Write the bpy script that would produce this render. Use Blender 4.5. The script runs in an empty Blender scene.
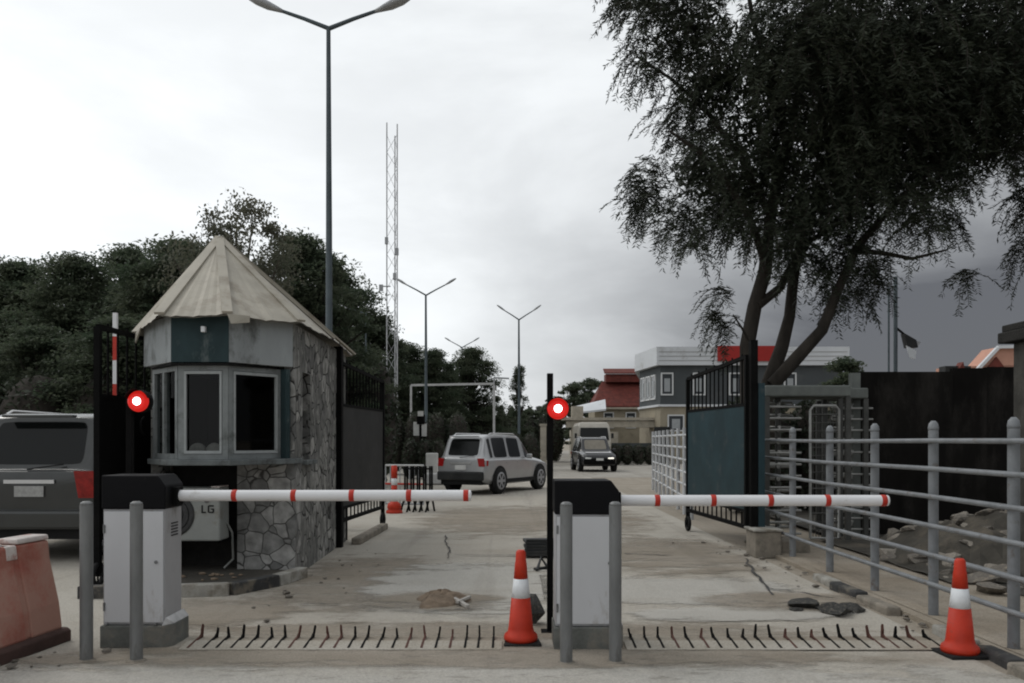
import bpy, bmesh, math, random
import numpy as np
from mathutils import Vector, Matrix
random.seed(7); np.random.seed(7)
R = math.radians
S = bpy.context.scene
C = S.collection
F, CH, HY = 850.0, 1.5, 440.0          # focal length in pixels, eye height, horizon row

def at(px, py, Y): return Vector(((px-512)/F*Y, Y, CH+(HY-py)/F*Y))
def gp(px, py):
    Y = F*CH/(py-HY); return Vector(((px-512)/F*Y, Y, 0))

# ------------------------------------------------------------------ materials
def srgb(*c): return c
class NT:
    def __init__(s, m): s.m = m; s.t = m.node_tree; s.n = s.t.nodes; s.l = s.t.links
    def add(s, typ, **kw):
        n = s.n.new(typ)
        for k, v in kw.items():
            if k.startswith('i_'):
                n.inputs[k[2:].replace('_', ' ')].default_value = v
            else: setattr(n, k, v)
        return n
    def link(s, a, b): s.l.new(a, b)

MATS = {}
def mat(name, col, rough=.8, var=.25, scale=3.0, dirt=None, dirt_amt=.0, dirt_scale=1.2, bump=0.0, bscale=40, metal=0.0, spec=.3,
        stretch=(1, 1, 1), emit=None, emit_s=0, hue=None, coat=0):
    """Principled material: base colour varied by noise, optional dirt of its own colour, fine bump."""
    if name in MATS: return MATS[name]
    m = bpy.data.materials.new(name); m.use_nodes = True
    g = NT(m); b = g.n['Principled BSDF']
    tc = g.add('ShaderNodeTexCoord'); mp = g.add('ShaderNodeMapping'); mp.inputs['Scale'].default_value = stretch
    g.link(tc.outputs['Object'], mp.inputs['Vector'])
    n1 = g.add('ShaderNodeTexNoise'); n1.inputs['Scale'].default_value = scale; n1.inputs['Detail'].default_value = 6; n1.inputs['Roughness'].default_value = .62
    g.link(mp.outputs[0], n1.inputs['Vector'])
    mr = g.add('ShaderNodeMapRange'); mr.inputs['From Min'].default_value = .3; mr.inputs['From Max'].default_value = .7
    mr.inputs['To Min'].default_value = 1-var; mr.inputs['To Max'].default_value = 1+var
    g.link(n1.outputs['Fac'], mr.inputs['Value'])
    vm = g.add('ShaderNodeVectorMath', operation='SCALE'); vm.inputs[0].default_value = col; g.link(mr.outputs[0], vm.inputs['Scale'])
    out = vm.outputs[0]
    if hue:
        n3 = g.add('ShaderNodeTexNoise'); n3.inputs['Scale'].default_value = scale*.37; n3.inputs['Detail'].default_value = 4
        g.link(tc.outputs['Object'], n3.inputs['Vector'])
        r3 = g.add('ShaderNodeMapRange'); r3.inputs['From Min'].default_value = .38; r3.inputs['From Max'].default_value = .62
        g.link(n3.outputs['Fac'], r3.inputs['Value'])
        mx = g.add('ShaderNodeMix', data_type='RGBA'); g.link(r3.outputs[0], mx.inputs['Factor']); g.link(out, mx.inputs['A']); mx.inputs['B'].default_value = (*hue, 1)
        out = mx.outputs['Result']
    if dirt:
        n2 = g.add('ShaderNodeTexNoise'); n2.inputs['Scale'].default_value = dirt_scale; n2.inputs['Detail'].default_value = 9; n2.inputs['Roughness'].default_value = .7
        g.link(mp.outputs[0], n2.inputs['Vector'])
        r2 = g.add('ShaderNodeMapRange'); r2.inputs['From Min'].default_value = .62-dirt_amt*.35; r2.inputs['From Max'].default_value = .74-dirt_amt*.25
        g.link(n2.outputs['Fac'], r2.inputs['Value'])
        mx = g.add('ShaderNodeMix', data_type='RGBA'); g.link(r2.outputs[0], mx.inputs['Factor']); g.link(out, mx.inputs['A']); mx.inputs['B'].default_value = (*dirt, 1)
        out = mx.outputs['Result']
    g.link(out, b.inputs['Base Color'])
    b.inputs['Roughness'].default_value = rough; b.inputs['Metallic'].default_value = metal
    b.inputs['Specular IOR Level'].default_value = spec; b.inputs['Coat Weight'].default_value = coat
    if emit: b.inputs['Emission Color'].default_value = (*emit, 1); b.inputs['Emission Strength'].default_value = emit_s
    if bump:
        nb = g.add('ShaderNodeTexNoise'); nb.inputs['Scale'].default_value = bscale; nb.inputs['Detail'].default_value = 5
        g.link(mp.outputs[0], nb.inputs['Vector'])
        bp = g.add('ShaderNodeBump'); bp.inputs['Strength'].default_value = bump; bp.inputs['Distance'].default_value = .02
        g.link(nb.outputs['Fac'], bp.inputs['Height']); g.link(bp.outputs[0], b.inputs['Normal'])
    MATS[name] = m
    return m

def stone_mat(name, c1, c2, mortar, scale=3.2, plaster=None, plaster_amt=.5, gap=.05):
    """irregular flagstone facing: voronoi cells with dark joints, optional peeling plaster over it"""
    m = bpy.data.materials.new(name); m.use_nodes = True; g = NT(m); b = g.n['Principled BSDF']
    tc = g.add('ShaderNodeTexCoord')
    nz = g.add('ShaderNodeTexNoise'); nz.inputs['Scale'].default_value = 2.5; nz.inputs['Detail'].default_value = 3; g.link(tc.outputs['Object'], nz.inputs['Vector'])
    ad = g.add('ShaderNodeMix', data_type='VECTOR'); ad.inputs['Factor'].default_value = .12
    g.link(tc.outputs['Object'], ad.inputs['A']); g.link(nz.outputs['Color'], ad.inputs['B'])
    v1 = g.add('ShaderNodeTexVoronoi', feature='DISTANCE_TO_EDGE'); v1.inputs['Scale'].default_value = scale; g.link(ad.outputs['Result'], v1.inputs['Vector'])
    v2 = g.add('ShaderNodeTexVoronoi', feature='F1'); v2.inputs['Scale'].default_value = scale; g.link(ad.outputs['Result'], v2.inputs['Vector'])
    sp = g.add('ShaderNodeSeparateColor'); g.link(v2.outputs['Color'], sp.inputs[0])
    mx = g.add('ShaderNodeMix', data_type='RGBA'); g.link(sp.outputs[0], mx.inputs['Factor']); mx.inputs['A'].default_value = (*c1, 1); mx.inputs['B'].default_value = (*c2, 1)
    n4 = g.add('ShaderNodeTexNoise'); n4.inputs['Scale'].default_value = 9; n4.inputs['Detail'].default_value = 6; g.link(tc.outputs['Object'], n4.inputs['Vector'])
    r4 = g.add('ShaderNodeMapRange'); r4.inputs['From Min'].default_value = .3; r4.inputs['From Max'].default_value = .7; r4.inputs['To Min'].default_value = .6; r4.inputs['To Max'].default_value = 1.35; g.link(n4.outputs['Fac'], r4.inputs['Value'])
    vm = g.add('ShaderNodeVectorMath', operation='SCALE'); g.link(mx.outputs['Result'], vm.inputs[0]); g.link(r4.outputs[0], vm.inputs['Scale'])
    rg = g.add('ShaderNodeMapRange'); rg.inputs['From Min'].default_value = gap*.3; rg.inputs['From Max'].default_value = gap; g.link(v1.outputs['Distance'], rg.inputs['Value'])
    m2 = g.add('ShaderNodeMix', data_type='RGBA'); g.link(rg.outputs[0], m2.inputs['Factor']); m2.inputs['A'].default_value = (*mortar, 1); g.link(vm.outputs[0], m2.inputs['B'])
    out = m2.outputs['Result']; height = rg.outputs[0]
    if plaster:
        n5 = g.add('ShaderNodeTexNoise'); n5.inputs['Scale'].default_value = 1.7; n5.inputs['Detail'].default_value = 9; n5.inputs['Roughness'].default_value = .68
        mp = g.add('ShaderNodeMapping'); mp.inputs['Scale'].default_value = (1.9, 1.9, 1.1); g.link(tc.outputs['Object'], mp.inputs['Vector']); g.link(mp.outputs[0], n5.inputs['Vector'])
        r5 = g.add('ShaderNodeMapRange'); r5.inputs['From Min'].default_value = .5-.2*(plaster_amt-.5)-.02; r5.inputs['From Max'].default_value = .5-.2*(plaster_amt-.5)+.02; g.link(n5.outputs['Fac'], r5.inputs['Value'])
        n6 = g.add('ShaderNodeTexNoise'); n6.inputs['Scale'].default_value = 7; n6.inputs['Detail'].default_value = 8; g.link(mp.outputs[0], n6.inputs['Vector'])
        r6 = g.add('ShaderNodeMapRange'); r6.inputs['From Min'].default_value = .3; r6.inputs['From Max'].default_value = .7; r6.inputs['To Min'].default_value = .55; r6.inputs['To Max'].default_value = 1.3; g.link(n6.outputs['Fac'], r6.inputs['Value'])
        pv = g.add('ShaderNodeVectorMath', operation='SCALE'); pv.inputs[0].default_value = plaster; g.link(r6.outputs[0], pv.inputs['Scale'])
        m3 = g.add('ShaderNodeMix', data_type='RGBA'); g.link(r5.outputs[0], m3.inputs['Factor']); g.link(out, m3.inputs['A']); g.link(pv.outputs[0], m3.inputs['B'])
        out = m3.outputs['Result']
        mh = g.add('ShaderNodeMath', operation='MAXIMUM'); g.link(rg.outputs[0], mh.inputs[0]); g.link(r5.outputs[0], mh.inputs[1]); height = mh.outputs[0]
    g.link(out, b.inputs['Base Color']); b.inputs['Roughness'].default_value = .9; b.inputs['Specular IOR Level'].default_value = .15
    bp = g.add('ShaderNodeBump'); bp.inputs['Strength'].default_value = .6; bp.inputs['Distance'].default_value = .03; g.link(height, bp.inputs['Height']); g.link(bp.outputs[0], b.inputs['Normal'])
    return m

def glass_mat(name, col=(.012, .014, .014), rough=.08):
    m = bpy.data.materials.new(name); m.use_nodes = True; b = m.node_tree.nodes['Principled BSDF']
    b.inputs['Base Color'].default_value = (*col, 1); b.inputs['Roughness'].default_value = rough; b.inputs['Specular IOR Level'].default_value = .22
    return m

def clear_glass(name):
    m = bpy.data.materials.new(name); m.use_nodes = True; g = NT(m)
    for n in list(g.n):
        if n.type != 'OUTPUT_MATERIAL': g.n.remove(n)
    o = [n for n in g.n if n.type == 'OUTPUT_MATERIAL'][0]
    t = g.add('ShaderNodeBsdfTransparent'); t.inputs[0].default_value = (.5, .52, .52, 1)
    gl = g.add('ShaderNodeBsdfGlossy'); gl.inputs['Roughness'].default_value = .04
    mx = g.add('ShaderNodeMixShader'); mx.inputs[0].default_value = .018
    g.link(t.outputs[0], mx.inputs[1]); g.link(gl.outputs[0], mx.inputs[2]); g.link(mx.outputs[0], o.inputs['Surface'])
    return m

def leaf_mat(name, c1, c2, rough=.6, trans=0):
    m = bpy.data.materials.new(name); m.use_nodes = True; g = NT(m); b = g.n['Principled BSDF']
    tc = g.add('ShaderNodeTexCoord'); n = g.add('ShaderNodeTexNoise'); n.inputs['Scale'].default_value = .9; n.inputs['Detail'].default_value = 5
    g.link(tc.outputs['Object'], n.inputs['Vector'])
    r = g.add('ShaderNodeMapRange'); r.inputs['From Min'].default_value = .35; r.inputs['From Max'].default_value = .65; g.link(n.outputs['Fac'], r.inputs['Value'])
    mx = g.add('ShaderNodeMix', data_type='RGBA'); g.link(r.outputs[0], mx.inputs['Factor']); mx.inputs['A'].default_value = (*c1, 1); mx.inputs['B'].default_value = (*c2, 1)
    g.link(mx.outputs['Result'], b.inputs['Base Color']); b.inputs['Roughness'].default_value = rough; b.inputs['Specular IOR Level'].default_value = .2
    if trans:
        t = g.add('ShaderNodeBsdfTranslucent'); ms = g.add('ShaderNodeMixShader'); ms.inputs[0].default_value = trans
        o = [n for n in g.n if n.type == 'OUTPUT_MATERIAL'][0]
        g.link(mx.outputs['Result'], t.inputs['Color']); g.link(b.outputs[0], ms.inputs[1]); g.link(t.outputs[0], ms.inputs[2]); g.link(ms.outputs[0], o.inputs['Surface'])
    return m

M = dict(
    white=mat('white_paint', (.58, .585, .60), .5, .06, 2, dirt=(.33, .30, .26), dirt_amt=.12, dirt_scale=3, stretch=(1, 1, .4)),
    side=mat('grey_side_paint', (.36, .36, .37), .55, .1, 3, dirt=(.2, .19, .17), dirt_amt=.25, dirt_scale=5, stretch=(1, 1, .5)),
    cap=mat('black_cabinet_paint', (.005, .005, .006), .6, .2, 4, dirt=(.05, .045, .04), dirt_amt=.05, dirt_scale=6, spec=.12),
    plinth=mat('plinth_concrete', (.13, .135, .125), .9, .3, 6, dirt=(.22, .2, .17), dirt_amt=.3, dirt_scale=4, bump=.3),
    plinthtop=mat('plinth_whitewash', (.5, .5, .5), .9, .3, 8),
    galv=mat('galvanised_pipe', (.19, .195, .195), .5, .2, 9, metal=.35, dirt=(.09, .085, .075), dirt_amt=.2, dirt_scale=7, stretch=(1, 1, .3)),
    fencepaint=mat('grey_fence_paint', (.20, .21, .22), .5, .22, 6, dirt=(.12, .09, .07), dirt_amt=.14, dirt_scale=9, metal=.1),
    boom=mat('white_boom', (.74, .74, .75), .4, .05, 4, dirt=(.45, .43, .4), dirt_amt=.1, dirt_scale=6),
    redtape=mat('red_reflective_tape', (.46, .032, .018), .4, .2, 20),
    black=mat('black_steel', (.006, .006, .006), .8, .3, 6, spec=.08),
    soot=mat('dark_sheet_steel', (.022, .023, .023), .65, .4, 2.5, dirt=(.05, .045, .04), dirt_amt=.15, dirt_scale=3),
    teal=mat('teal_painted_sheet', (.018, .042, .051), .55, .25, 2.5, dirt=(.055, .07, .075), dirt_amt=.15, dirt_scale=4),
    orange=mat('cone_orange', (.50, .034, .013), .5, .14, 9, dirt=(.26, .05, .035), dirt_amt=.12, dirt_scale=9),
    conewhite=mat('cone_white_band', (.74, .76, .78), .4, .08, 15),
    rubber=mat('black_rubber', (.012, .012, .012), .85, .3, 10),
    roof=mat('kiosk_roof_sheet', (.37, .342, .285), .65, .16, 2.2, dirt=(.23, .20, .155), dirt_amt=.3, dirt_scale=1.8, stretch=(1, 1, .5)),
    fasciateal=mat('fascia_teal', (.022, .041, .045), .8, .35, 3, dirt=(.10, .12, .12), dirt_amt=.2, dirt_scale=5, stretch=(1, 1, .5)),
    fasciawhite=mat('fascia_whitewash', (.29, .31, .315), .9, .15, 3, dirt=(.10, .105, .10), dirt_amt=.3, dirt_scale=3.5, stretch=(1, 1, .5)),
    frame=mat('booth_window_frame', (.20, .215, .215), .6, .2, 5, dirt=(.1, .11, .105), dirt_amt=.25, dirt_scale=6),
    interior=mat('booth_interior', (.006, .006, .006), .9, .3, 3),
    ledge=mat('booth_ledge', (.14, .155, .155), .85, .25, 5, dirt=(.05, .05, .048), dirt_amt=.35, dirt_scale=4),
    acwhite=mat('ac_casing', (.28, .29, .275), .55, .1, 4, dirt=(.22, .21, .18), dirt_amt=.2, dirt_scale=5),
    acdark=mat('ac_grille', (.05, .05, .05), .7, .3, 30),
    redbarrier=mat('faded_red_plastic', (.33, .095, .068), .65, .25, 2.5, dirt=(.38, .21, .165), dirt_amt=.75, dirt_scale=2.2, bump=.15, bscale=14),
    barriertop=mat('barrier_white_top', (.55, .50, .47), .6, .2, 6, dirt=(.3, .12, .09), dirt_amt=.3, dirt_scale=7),
    barrierbase=mat('barrier_dark_base', (.06, .035, .03), .9, .4, 5),
    suvdark=mat('charcoal_car_paint', (.048, .05, .049), .24, .08, 4, metal=.4, coat=.4),
    suvsilver=mat('silver_car_paint', (.40, .405, .41), .32, .06, 4, metal=.45, coat=.4),
    suvblack=mat('black_car_paint', (.018, .018, .02), .3, .1, 4, coat=.5),
    hood=mat('sky_sheen_bonnet', (.7, .7, .72), .35, .1, 6, coat=.3),  # sky reflection painted as a pale colour on the black car's bonnet
    chrome=mat('bright_trim', (.55, .55, .55), .3, .05, 9, metal=.7),
    plate=mat('number_plate', (.34, .34, .33), .6, .25, 26),
    tail=mat('tail_lamp_red', (.32, .012, .012), .25, .25, 20),
    tailon=mat('tail_lamp_lit', (.17, .009, .007), .25, .5, 14, emit=(1, .03, .01), emit_s=.03),
    headlamp=mat('head_lamp', (.75, .75, .72), .15, .1, 20),
    headon=mat('head_lamp_lit', (.9, .9, .85), .2, .05, 20, emit=(1, .93, .8), emit_s=.9),
    rim=mat('alloy_rim', (.33, .33, .34), .45, .2, 20, metal=.1),
    lamppost=mat('lamp_post_steel', (.085, .105, .115), .6, .2, 3, metal=.2),
    lamphead=mat('lamp_head_grey', (.36, .37, .38), .5, .15, 6),
    mastgrey=mat('mast_steel', (.48, .49, .5), .6, .25, 3),
    mastwhite=mat('white_square_tube', (.5, .5, .49), .6, .15, 4),
    grass=mat('dry_grass_soil', (.10, .085, .055), .95, .4, 8),
    rock=mat('grey_rubble', (.16, .145, .125), .95, .35, 6, bump=.5, bscale=14, dirt=(.26, .22, .17), dirt_amt=.25, dirt_scale=3),
    rockpale=mat('pale_rubble', (.27, .245, .21), .95, .3, 7, bump=.5, bscale=16, dirt=(.13, .11, .09), dirt_amt=.3, dirt_scale=4),
    asphalt=mat('broken_asphalt', (.045, .045, .043), .95, .4, 9, bump=.5, bscale=25, dirt=(.16, .145, .12), dirt_amt=.3, dirt_scale=5),
    dirtpile=mat('brown_dirt', (.19, .145, .105), .95, .35, 12, bump=.6, bscale=40),
    kerbwhite=mat('kerb_white', (.33, .32, .29), .9, .3, 6, dirt=(.17, .15, .12), dirt_amt=.45, dirt_scale=5),
    kerbblack=mat('kerb_black', (.05, .05, .05), .9, .35, 6, dirt=(.17, .15, .12), dirt_amt=.3, dirt_scale=5),
    kerbbare=mat('kerb_bare', (.23, .205, .17), .95, .3, 6, bump=.4, dirt=(.13, .12, .1), dirt_amt=.3, dirt_scale=4),
    rotor=mat('rotor_steel', (.30, .30, .285), .4, .2, 8, metal=.3),
    turn=mat('turnstile_steel', (.085, .085, .08), .5, .25, 8, metal=.4),
    turnbeam=mat('turnstile_canopy', (.13, .14, .13), .6, .25, 4),
    bwhite=mat('building_parapet', (.60, .62, .64), .8, .07, .6, dirt=(.38, .38, .37), dirt_amt=.15, dirt_scale=.7),
    bgrey=mat('building_grey_wall', (.072, .080, .084), .85, .1, .5, dirt=(.10, .105, .105), dirt_amt=.2, dirt_scale=.6),
    bbeige=mat('building_beige_base', (.30, .265, .20), .85, .15, .8, dirt=(.19, .165, .125), dirt_amt=.25, dirt_scale=.9),
    bred=mat('red_sign_board', (.33, .022, .018), .6, .1, 1.5),
    winframe=mat('window_frame_white', (.62, .63, .63), .6, .06, 4),
    roofred=mat('red_tile_roof', (.13, .032, .024), .8, .3, 3, dirt=(.09, .03, .025), dirt_amt=.25, dirt_scale=2),
    pinkwall=mat('peach_wall', (.50, .27, .20), .85, .1, 1.5),
    gatepier=mat('pale_gate_pier', (.42, .38, .31), .85, .2, 3),
    pillar=mat('pillar_stone_dark', (.06, .057, .05), .92, .4, 5, bump=.5, bscale=18),
    pillarcap=mat('pillar_cap_dark', (.024, .023, .021), .95, .35, 6, bump=.4),
    bark=mat('bark', (.035, .030, .025), .95, .4, 6, bump=.6, bscale=18, stretch=(1, 1, .3)),
    barkpale=mat('bark_pale', (.09, .08, .065), .95, .35, 5, stretch=(1, 1, .3)),
    vancream=mat('cream_van_paint', (.50, .47, .41), .4, .1, 3, coat=.3),
    wood=mat('pale_wood', (.38, .36, .33), .85, .2, 9, stretch=(1, 1, 1)),
    brightcore=mat('signal_core', (.9, .8, .8), .4, .0, 4, emit=(1, .72, .72), emit_s=6),
    redring=mat('signal_red_lens', (.35, .012, .012), .4, .05, 30, emit=(1, .022, .014), emit_s=.42),
    signwhite=mat('lantern_white', (.6, .6, .58), .6, .1, 6),
    soil=mat('dark_bare_soil', (.060, .055, .046), .97, .35, 3, bump=.5, bscale=20, dirt=(.13, .112, .088), dirt_amt=.25, dirt_scale=1.1),  # soil colour darkened to carry the shade lying on it
)
M['glass'] = glass_mat('dark_car_glass', (.006, .007, .007)); M['boothglass'] = clear_glass('booth_glass')
M['pane'] = glass_mat('building_pane', (.05, .055, .06), .1)
M['blind'] = mat('window_blind', (.34, .36, .37), .7, .1, 6)
M['windshield'] = mat('tan_reflection_windscreen', (.20, .18, .145), .25, .15, 4)  # reflection on the glass painted as a tan base colour
M['stone'] = stone_mat('flagstone_facing', (.34, .335, .32), (.15, .15, .145), (.075, .073, .069), 6.4, gap=.035)
M['peel'] = stone_mat('peeling_plaster_wall', (.34, .335, .315), (.14, .14, .135), (.035, .034, .032), 5.6, plaster=(.17, .17, .16), plaster_amt=.38, gap=.05)
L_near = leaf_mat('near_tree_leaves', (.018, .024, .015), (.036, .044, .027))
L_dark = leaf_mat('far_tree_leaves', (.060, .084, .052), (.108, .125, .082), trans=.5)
L_dry = leaf_mat('feathery_leaves', (.135, .13, .095), (.11, .118, .085), trans=.5)
L_hedge = leaf_mat('hedge_leaves', (.034, .044, .030), (.06, .068, .046), trans=.2)

# ------------------------------------------------------------------ mesh builder
class MB:
    def __init__(s): s.v = []; s.f = []; s.mi = []; s.sm = []; s.cur = 0; s.smooth = False
    def _add(s, vs, fs):
        o = len(s.v); s.v += [tuple(p) for p in vs]
        for f in fs: s.f.append([i+o for i in f]); s.mi.append(s.cur); s.sm.append(s.smooth)
        return s
    def box(s, c, d, rz=0, taper=1.0):
        hx, hy, hz = d[0]/2, d[1]/2, d[2]/2; q = []
        ca, sa = math.cos(rz), math.sin(rz)
        for dz, k in ((-hz, 1), (hz, taper)):
            for x, y in ((-hx, -hy), (hx, -hy), (hx, hy), (-hx, hy)):
                x, y = x*k, y*k
                q.append((c[0]+x*ca-y*sa, c[1]+x*sa+y*ca, c[2]+dz))
        return s._add(q, [(3, 2, 1, 0), (4, 5, 6, 7), (0, 1, 5, 4), (1, 2, 6, 5), (2, 3, 7, 6), (3, 0, 4, 7)])
    def bar(s, a, b, w, h=None):
        """rectangular bar from a to b"""
        a, b = Vector(a), Vector(b); h = h or w; d = (b-a).normalized()
        up = Vector((0, 0, 1)) if abs(d.z) < .9 else Vector((0, 1, 0))
        x = d.cross(up).normalized(); u = x.cross(d).normalized(); q = []
        for p in (a, b):
            for sx, sz in ((-1, -1), (1, -1), (1, 1), (-1, 1)): q.append(p+x*(sx*w/2)+u*(sz*h/2))
        return s._add(q, [(3, 2, 1, 0), (4, 5, 6, 7), (0, 1, 5, 4), (1, 2, 6, 5), (2, 3, 7, 6), (3, 0, 4, 7)])
    def tube(s, pts, r, n=10, cap=True):
        pts = [Vector(p) for p in pts]; rr = r if isinstance(r, (list, tuple)) else [r]*len(pts)
        rings = []; ref = None
        for i, p in enumerate(pts):
            d = (pts[min(i+1, len(pts)-1)]-pts[max(i-1, 0)]).normalized()
            if ref is None:
                ref = Vector((0, 0, 1)) if abs(d.z) < .9 else Vector((1, 0, 0))
            x = d.cross(ref).normalized(); y = x.cross(d).normalized(); ref = y if abs(d.dot(y)) < .9 else ref
            rings.append([p+(x*math.cos(2*math.pi*k/n)+y*math.sin(2*math.pi*k/n))*rr[i] for k in range(n)])
        vs = [v for g in rings for v in g]; fs = []
        for i in range(len(pts)-1):
            for k in range(n):
                fs.append((i*n+k, i*n+(k+1) % n, (i+1)*n+(k+1) % n, (i+1)*n+k))
        old = s.smooth; s.smooth = True; s._add(vs, fs); s.smooth = old
        if cap:
            s._add(rings[0], [list(range(n))[::-1]]); s._add(rings[-1], [list(range(n))])
        return s
    def lathe(s, prof, c=(0, 0, 0), n=24, axis='z', smooth=True):
        """prof: (radius, height) list"""
        vs = []; fs = []
        for r, z in prof:
            for k in range(n):
                a = 2*math.pi*k/n; x, y = r*math.cos(a), r*math.sin(a)
                p = (x, y, z) if axis == 'z' else ((z, x, y) if axis == 'x' else (x, z, y))
                vs.append((p[0]+c[0], p[1]+c[1], p[2]+c[2]))
        for i in range(len(prof)-1):
            for k in range(n): fs.append((i*n+k, i*n+(k+1) % n, (i+1)*n+(k+1) % n, (i+1)*n+k))
        old = s.smooth; s.smooth = smooth; s._add(vs, fs); s.smooth = old
        m = len(prof)-1
        s._add([], []) ; o = len(s.v)-len(vs)
        for f in ([k+o for k in range(n)][::-1], [m*n+k+o for k in range(n)]):
            s.f.append(f); s.mi.append(s.cur); s.sm.append(False)
        return s
    def prism(s, poly, z0, z1):
        n = len(poly)
        vs = [(x, y, z0) for x, y in poly]+[(x, y, z1) for x, y in poly]
        fs = [list(range(n))[::-1], list(range(n, 2*n))]+[(i, (i+1) % n, n+(i+1) % n, n+i) for i in range(n)]
        return s._add(vs, fs)
    def slab(s, pts, off):
        """planar polygon pts thickened by vector off"""
        pts = [Vector(p) for p in pts]; off = Vector(off); n = len(pts)
        return s._add(pts+[p+off for p in pts], [list(range(n))[::-1], list(range(n, 2*n))]+[(i, (i+1) % n, n+(i+1) % n, n+i) for i in range(n)])
    def poly(s, pts): return s._add(pts, [list(range(len(pts)))])
    def ball(s, c, r, n=14, m=9, sq=(1, 1, 1)):
        prof = [(max(1e-4, math.sin(math.pi*i/m))*1, -math.cos(math.pi*i/m)) for i in range(m+1)]
        vs = []; fs = []
        for rr, z in prof:
            for k in range(n):
                a = 2*math.pi*k/n; vs.append((c[0]+r*sq[0]*rr*math.cos(a), c[1]+r*sq[1]*rr*math.sin(a), c[2]+r*sq[2]*z))
        for i in range(m):
            for k in range(n): fs.append((i*n+k, i*n+(k+1) % n, (i+1)*n+(k+1) % n, (i+1)*n+k))
        old = s.smooth; s.smooth = True; s._add(vs, fs); s.smooth = old
        return s
    def build(s, name, mats, parent=None, bevel=0, autosmooth=None):
        mats = mats if isinstance(mats, (list, tuple)) else [mats]
        me = bpy.data.meshes.new(name); off = Vector((0, 0, 0))
        p = parent; local = False
        while p is not None:
            off += p.location; local = local or bool(p.get('_local')); p = p.parent
        if local: off = Vector((0, 0, 0))
        me.from_pydata([(v[0]-off.x, v[1]-off.y, v[2]-off.z) for v in s.v], [], s.f)
        for m in mats: me.materials.append(m)
        me.polygons.foreach_set('material_index', s.mi); me.polygons.foreach_set('use_smooth', s.sm)
        bm = bmesh.new(); bm.from_mesh(me); bmesh.ops.recalc_face_normals(bm, faces=bm.faces)
        if bevel: 
            bmesh.ops.remove_doubles(bm, verts=bm.verts, dist=1e-5)
            es = [e for e in bm.edges if len(e.link_faces) == 2 and e.calc_face_angle(0) > .5]
            bmesh.ops.bevel(bm, geom=es, offset=bevel, segments=2, affect='EDGES', profile=.5, clamp_overlap=True)
        bm.to_mesh(me); bm.free()
        if autosmooth is not None:
            for p in me.polygons: p.use_smooth = True
            try: me.set_sharp_from_angle(angle=R(autosmooth))
            except Exception: pass
        o = bpy.data.objects.new(name, me); C.objects.link(o)
        if parent is not None: o.parent = parent
        return o

def tag(o, label, cat, group=None, kind=None):
    o['label'] = label; o['category'] = cat
    if group: o['group'] = group
    if kind: o['kind'] = kind
    return o
def thing(name, label, cat, loc=(0, 0, 0), rz=0, group=None, local=False):
    o = bpy.data.objects.new(name, None); C.objects.link(o); o.location = loc; o.rotation_euler = (0, 0, rz)
    if local: o['_local'] = 1
    return tag(o, label, cat, group)
def structure(o): o['kind'] = 'structure'; return o
def copy_tree(o, loc, rz=0, label=None, parent=None, scale=None):
    c = o.copy(); C.objects.link(c)
    if parent is not None: c.parent = parent
    else:
        c.location = loc; c.rotation_euler = (0, 0, rz)
        if scale: c.scale = scale if hasattr(scale, '__len__') else (scale,)*3
        if label: c['label'] = label
    for ch in list(o.children): copy_tree(ch, None, parent=c)
    return c

# ------------------------------------------------------------------ camera, world, sun
cam = bpy.data.cameras.new('camera'); co = bpy.data.objects.new('camera', cam); C.objects.link(co)
co.location = (0, 0, CH); co.rotation_euler = (R(90), 0, 0)
cam.sensor_width = 36; cam.lens = 36*F/1024; cam.shift_y = (HY-341.5)/1024; cam.clip_end = 6000; cam.clip_start = .05
S.camera = co
S.view_settings.view_transform = 'Standard'; S.view_settings.look = 'None'; S.view_settings.exposure = .14; S.view_settings.gamma = 1
S.render.filter_size = 1.9 if hasattr(S.render, 'filter_size') else 1.5
try: S.cycles.pixel_filter_type = 'BLACKMAN_HARRIS'; S.cycles.filter_width = 2.0
except Exception: pass

w = bpy.data.worlds.new('World'); S.world = w; w.use_nodes = True
g = NT(w); bg = g.n['Background']
sky = g.add('ShaderNodeTexSky', sky_type='NISHITA'); sky.sun_disc = False
SUN_EL, SUN_AZ = 48, -55          # azimuth from +Y, negative = left
sky.sun_elevation = R(SUN_EL); sky.sun_rotation = R(SUN_AZ)
tc = g.add('ShaderNodeTexCoord'); sx = g.add('ShaderNodeSeparateXYZ'); g.link(tc.outputs['Generated'], sx.inputs[0])
def mrange(src, a, b, c, d, smooth=True):
    n = g.add('ShaderNodeMapRange'); n.interpolation_type = 'SMOOTHSTEP' if smooth else 'LINEAR'
    n.inputs['From Min'].default_value = a; n.inputs['From Max'].default_value = b; n.inputs['To Min'].default_value = c; n.inputs['To Max'].default_value = d
    g.link(src, n.inputs['Value']); return n.outputs[0]
def mth(op, a, b):
    n = g.add('ShaderNodeMath', operation=op)
    for i, q in enumerate((a, b)):
        if isinstance(q, (int, float)): n.inputs[i].default_value = q
        else: g.link(q, n.inputs[i])
    return n.outputs[0]
mp = g.add('ShaderNodeMapping'); mp.inputs['Scale'].default_value = (1.6, 1.6, 4.2); mp.inputs['Location'].default_value = (.35, 0, .2); g.link(tc.outputs['Generated'], mp.inputs['Vector'])
cn = g.add('ShaderNodeTexNoise'); cn.inputs['Scale'].default_value = 1.7; cn.inputs['Detail'].default_value = 7; cn.inputs['Roughness'].default_value = .55; cn.inputs['Distortion'].default_value = .3
g.link(mp.outputs[0], cn.inputs['Vector'])
noise = mrange(cn.outputs['Fac'], .32, .68, -.12, .05)
right = mrange(sx.outputs['X'], -.12, .52, 0, 1)
low = mrange(sx.outputs['Z'], .40, .03, 0, 1)
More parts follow.
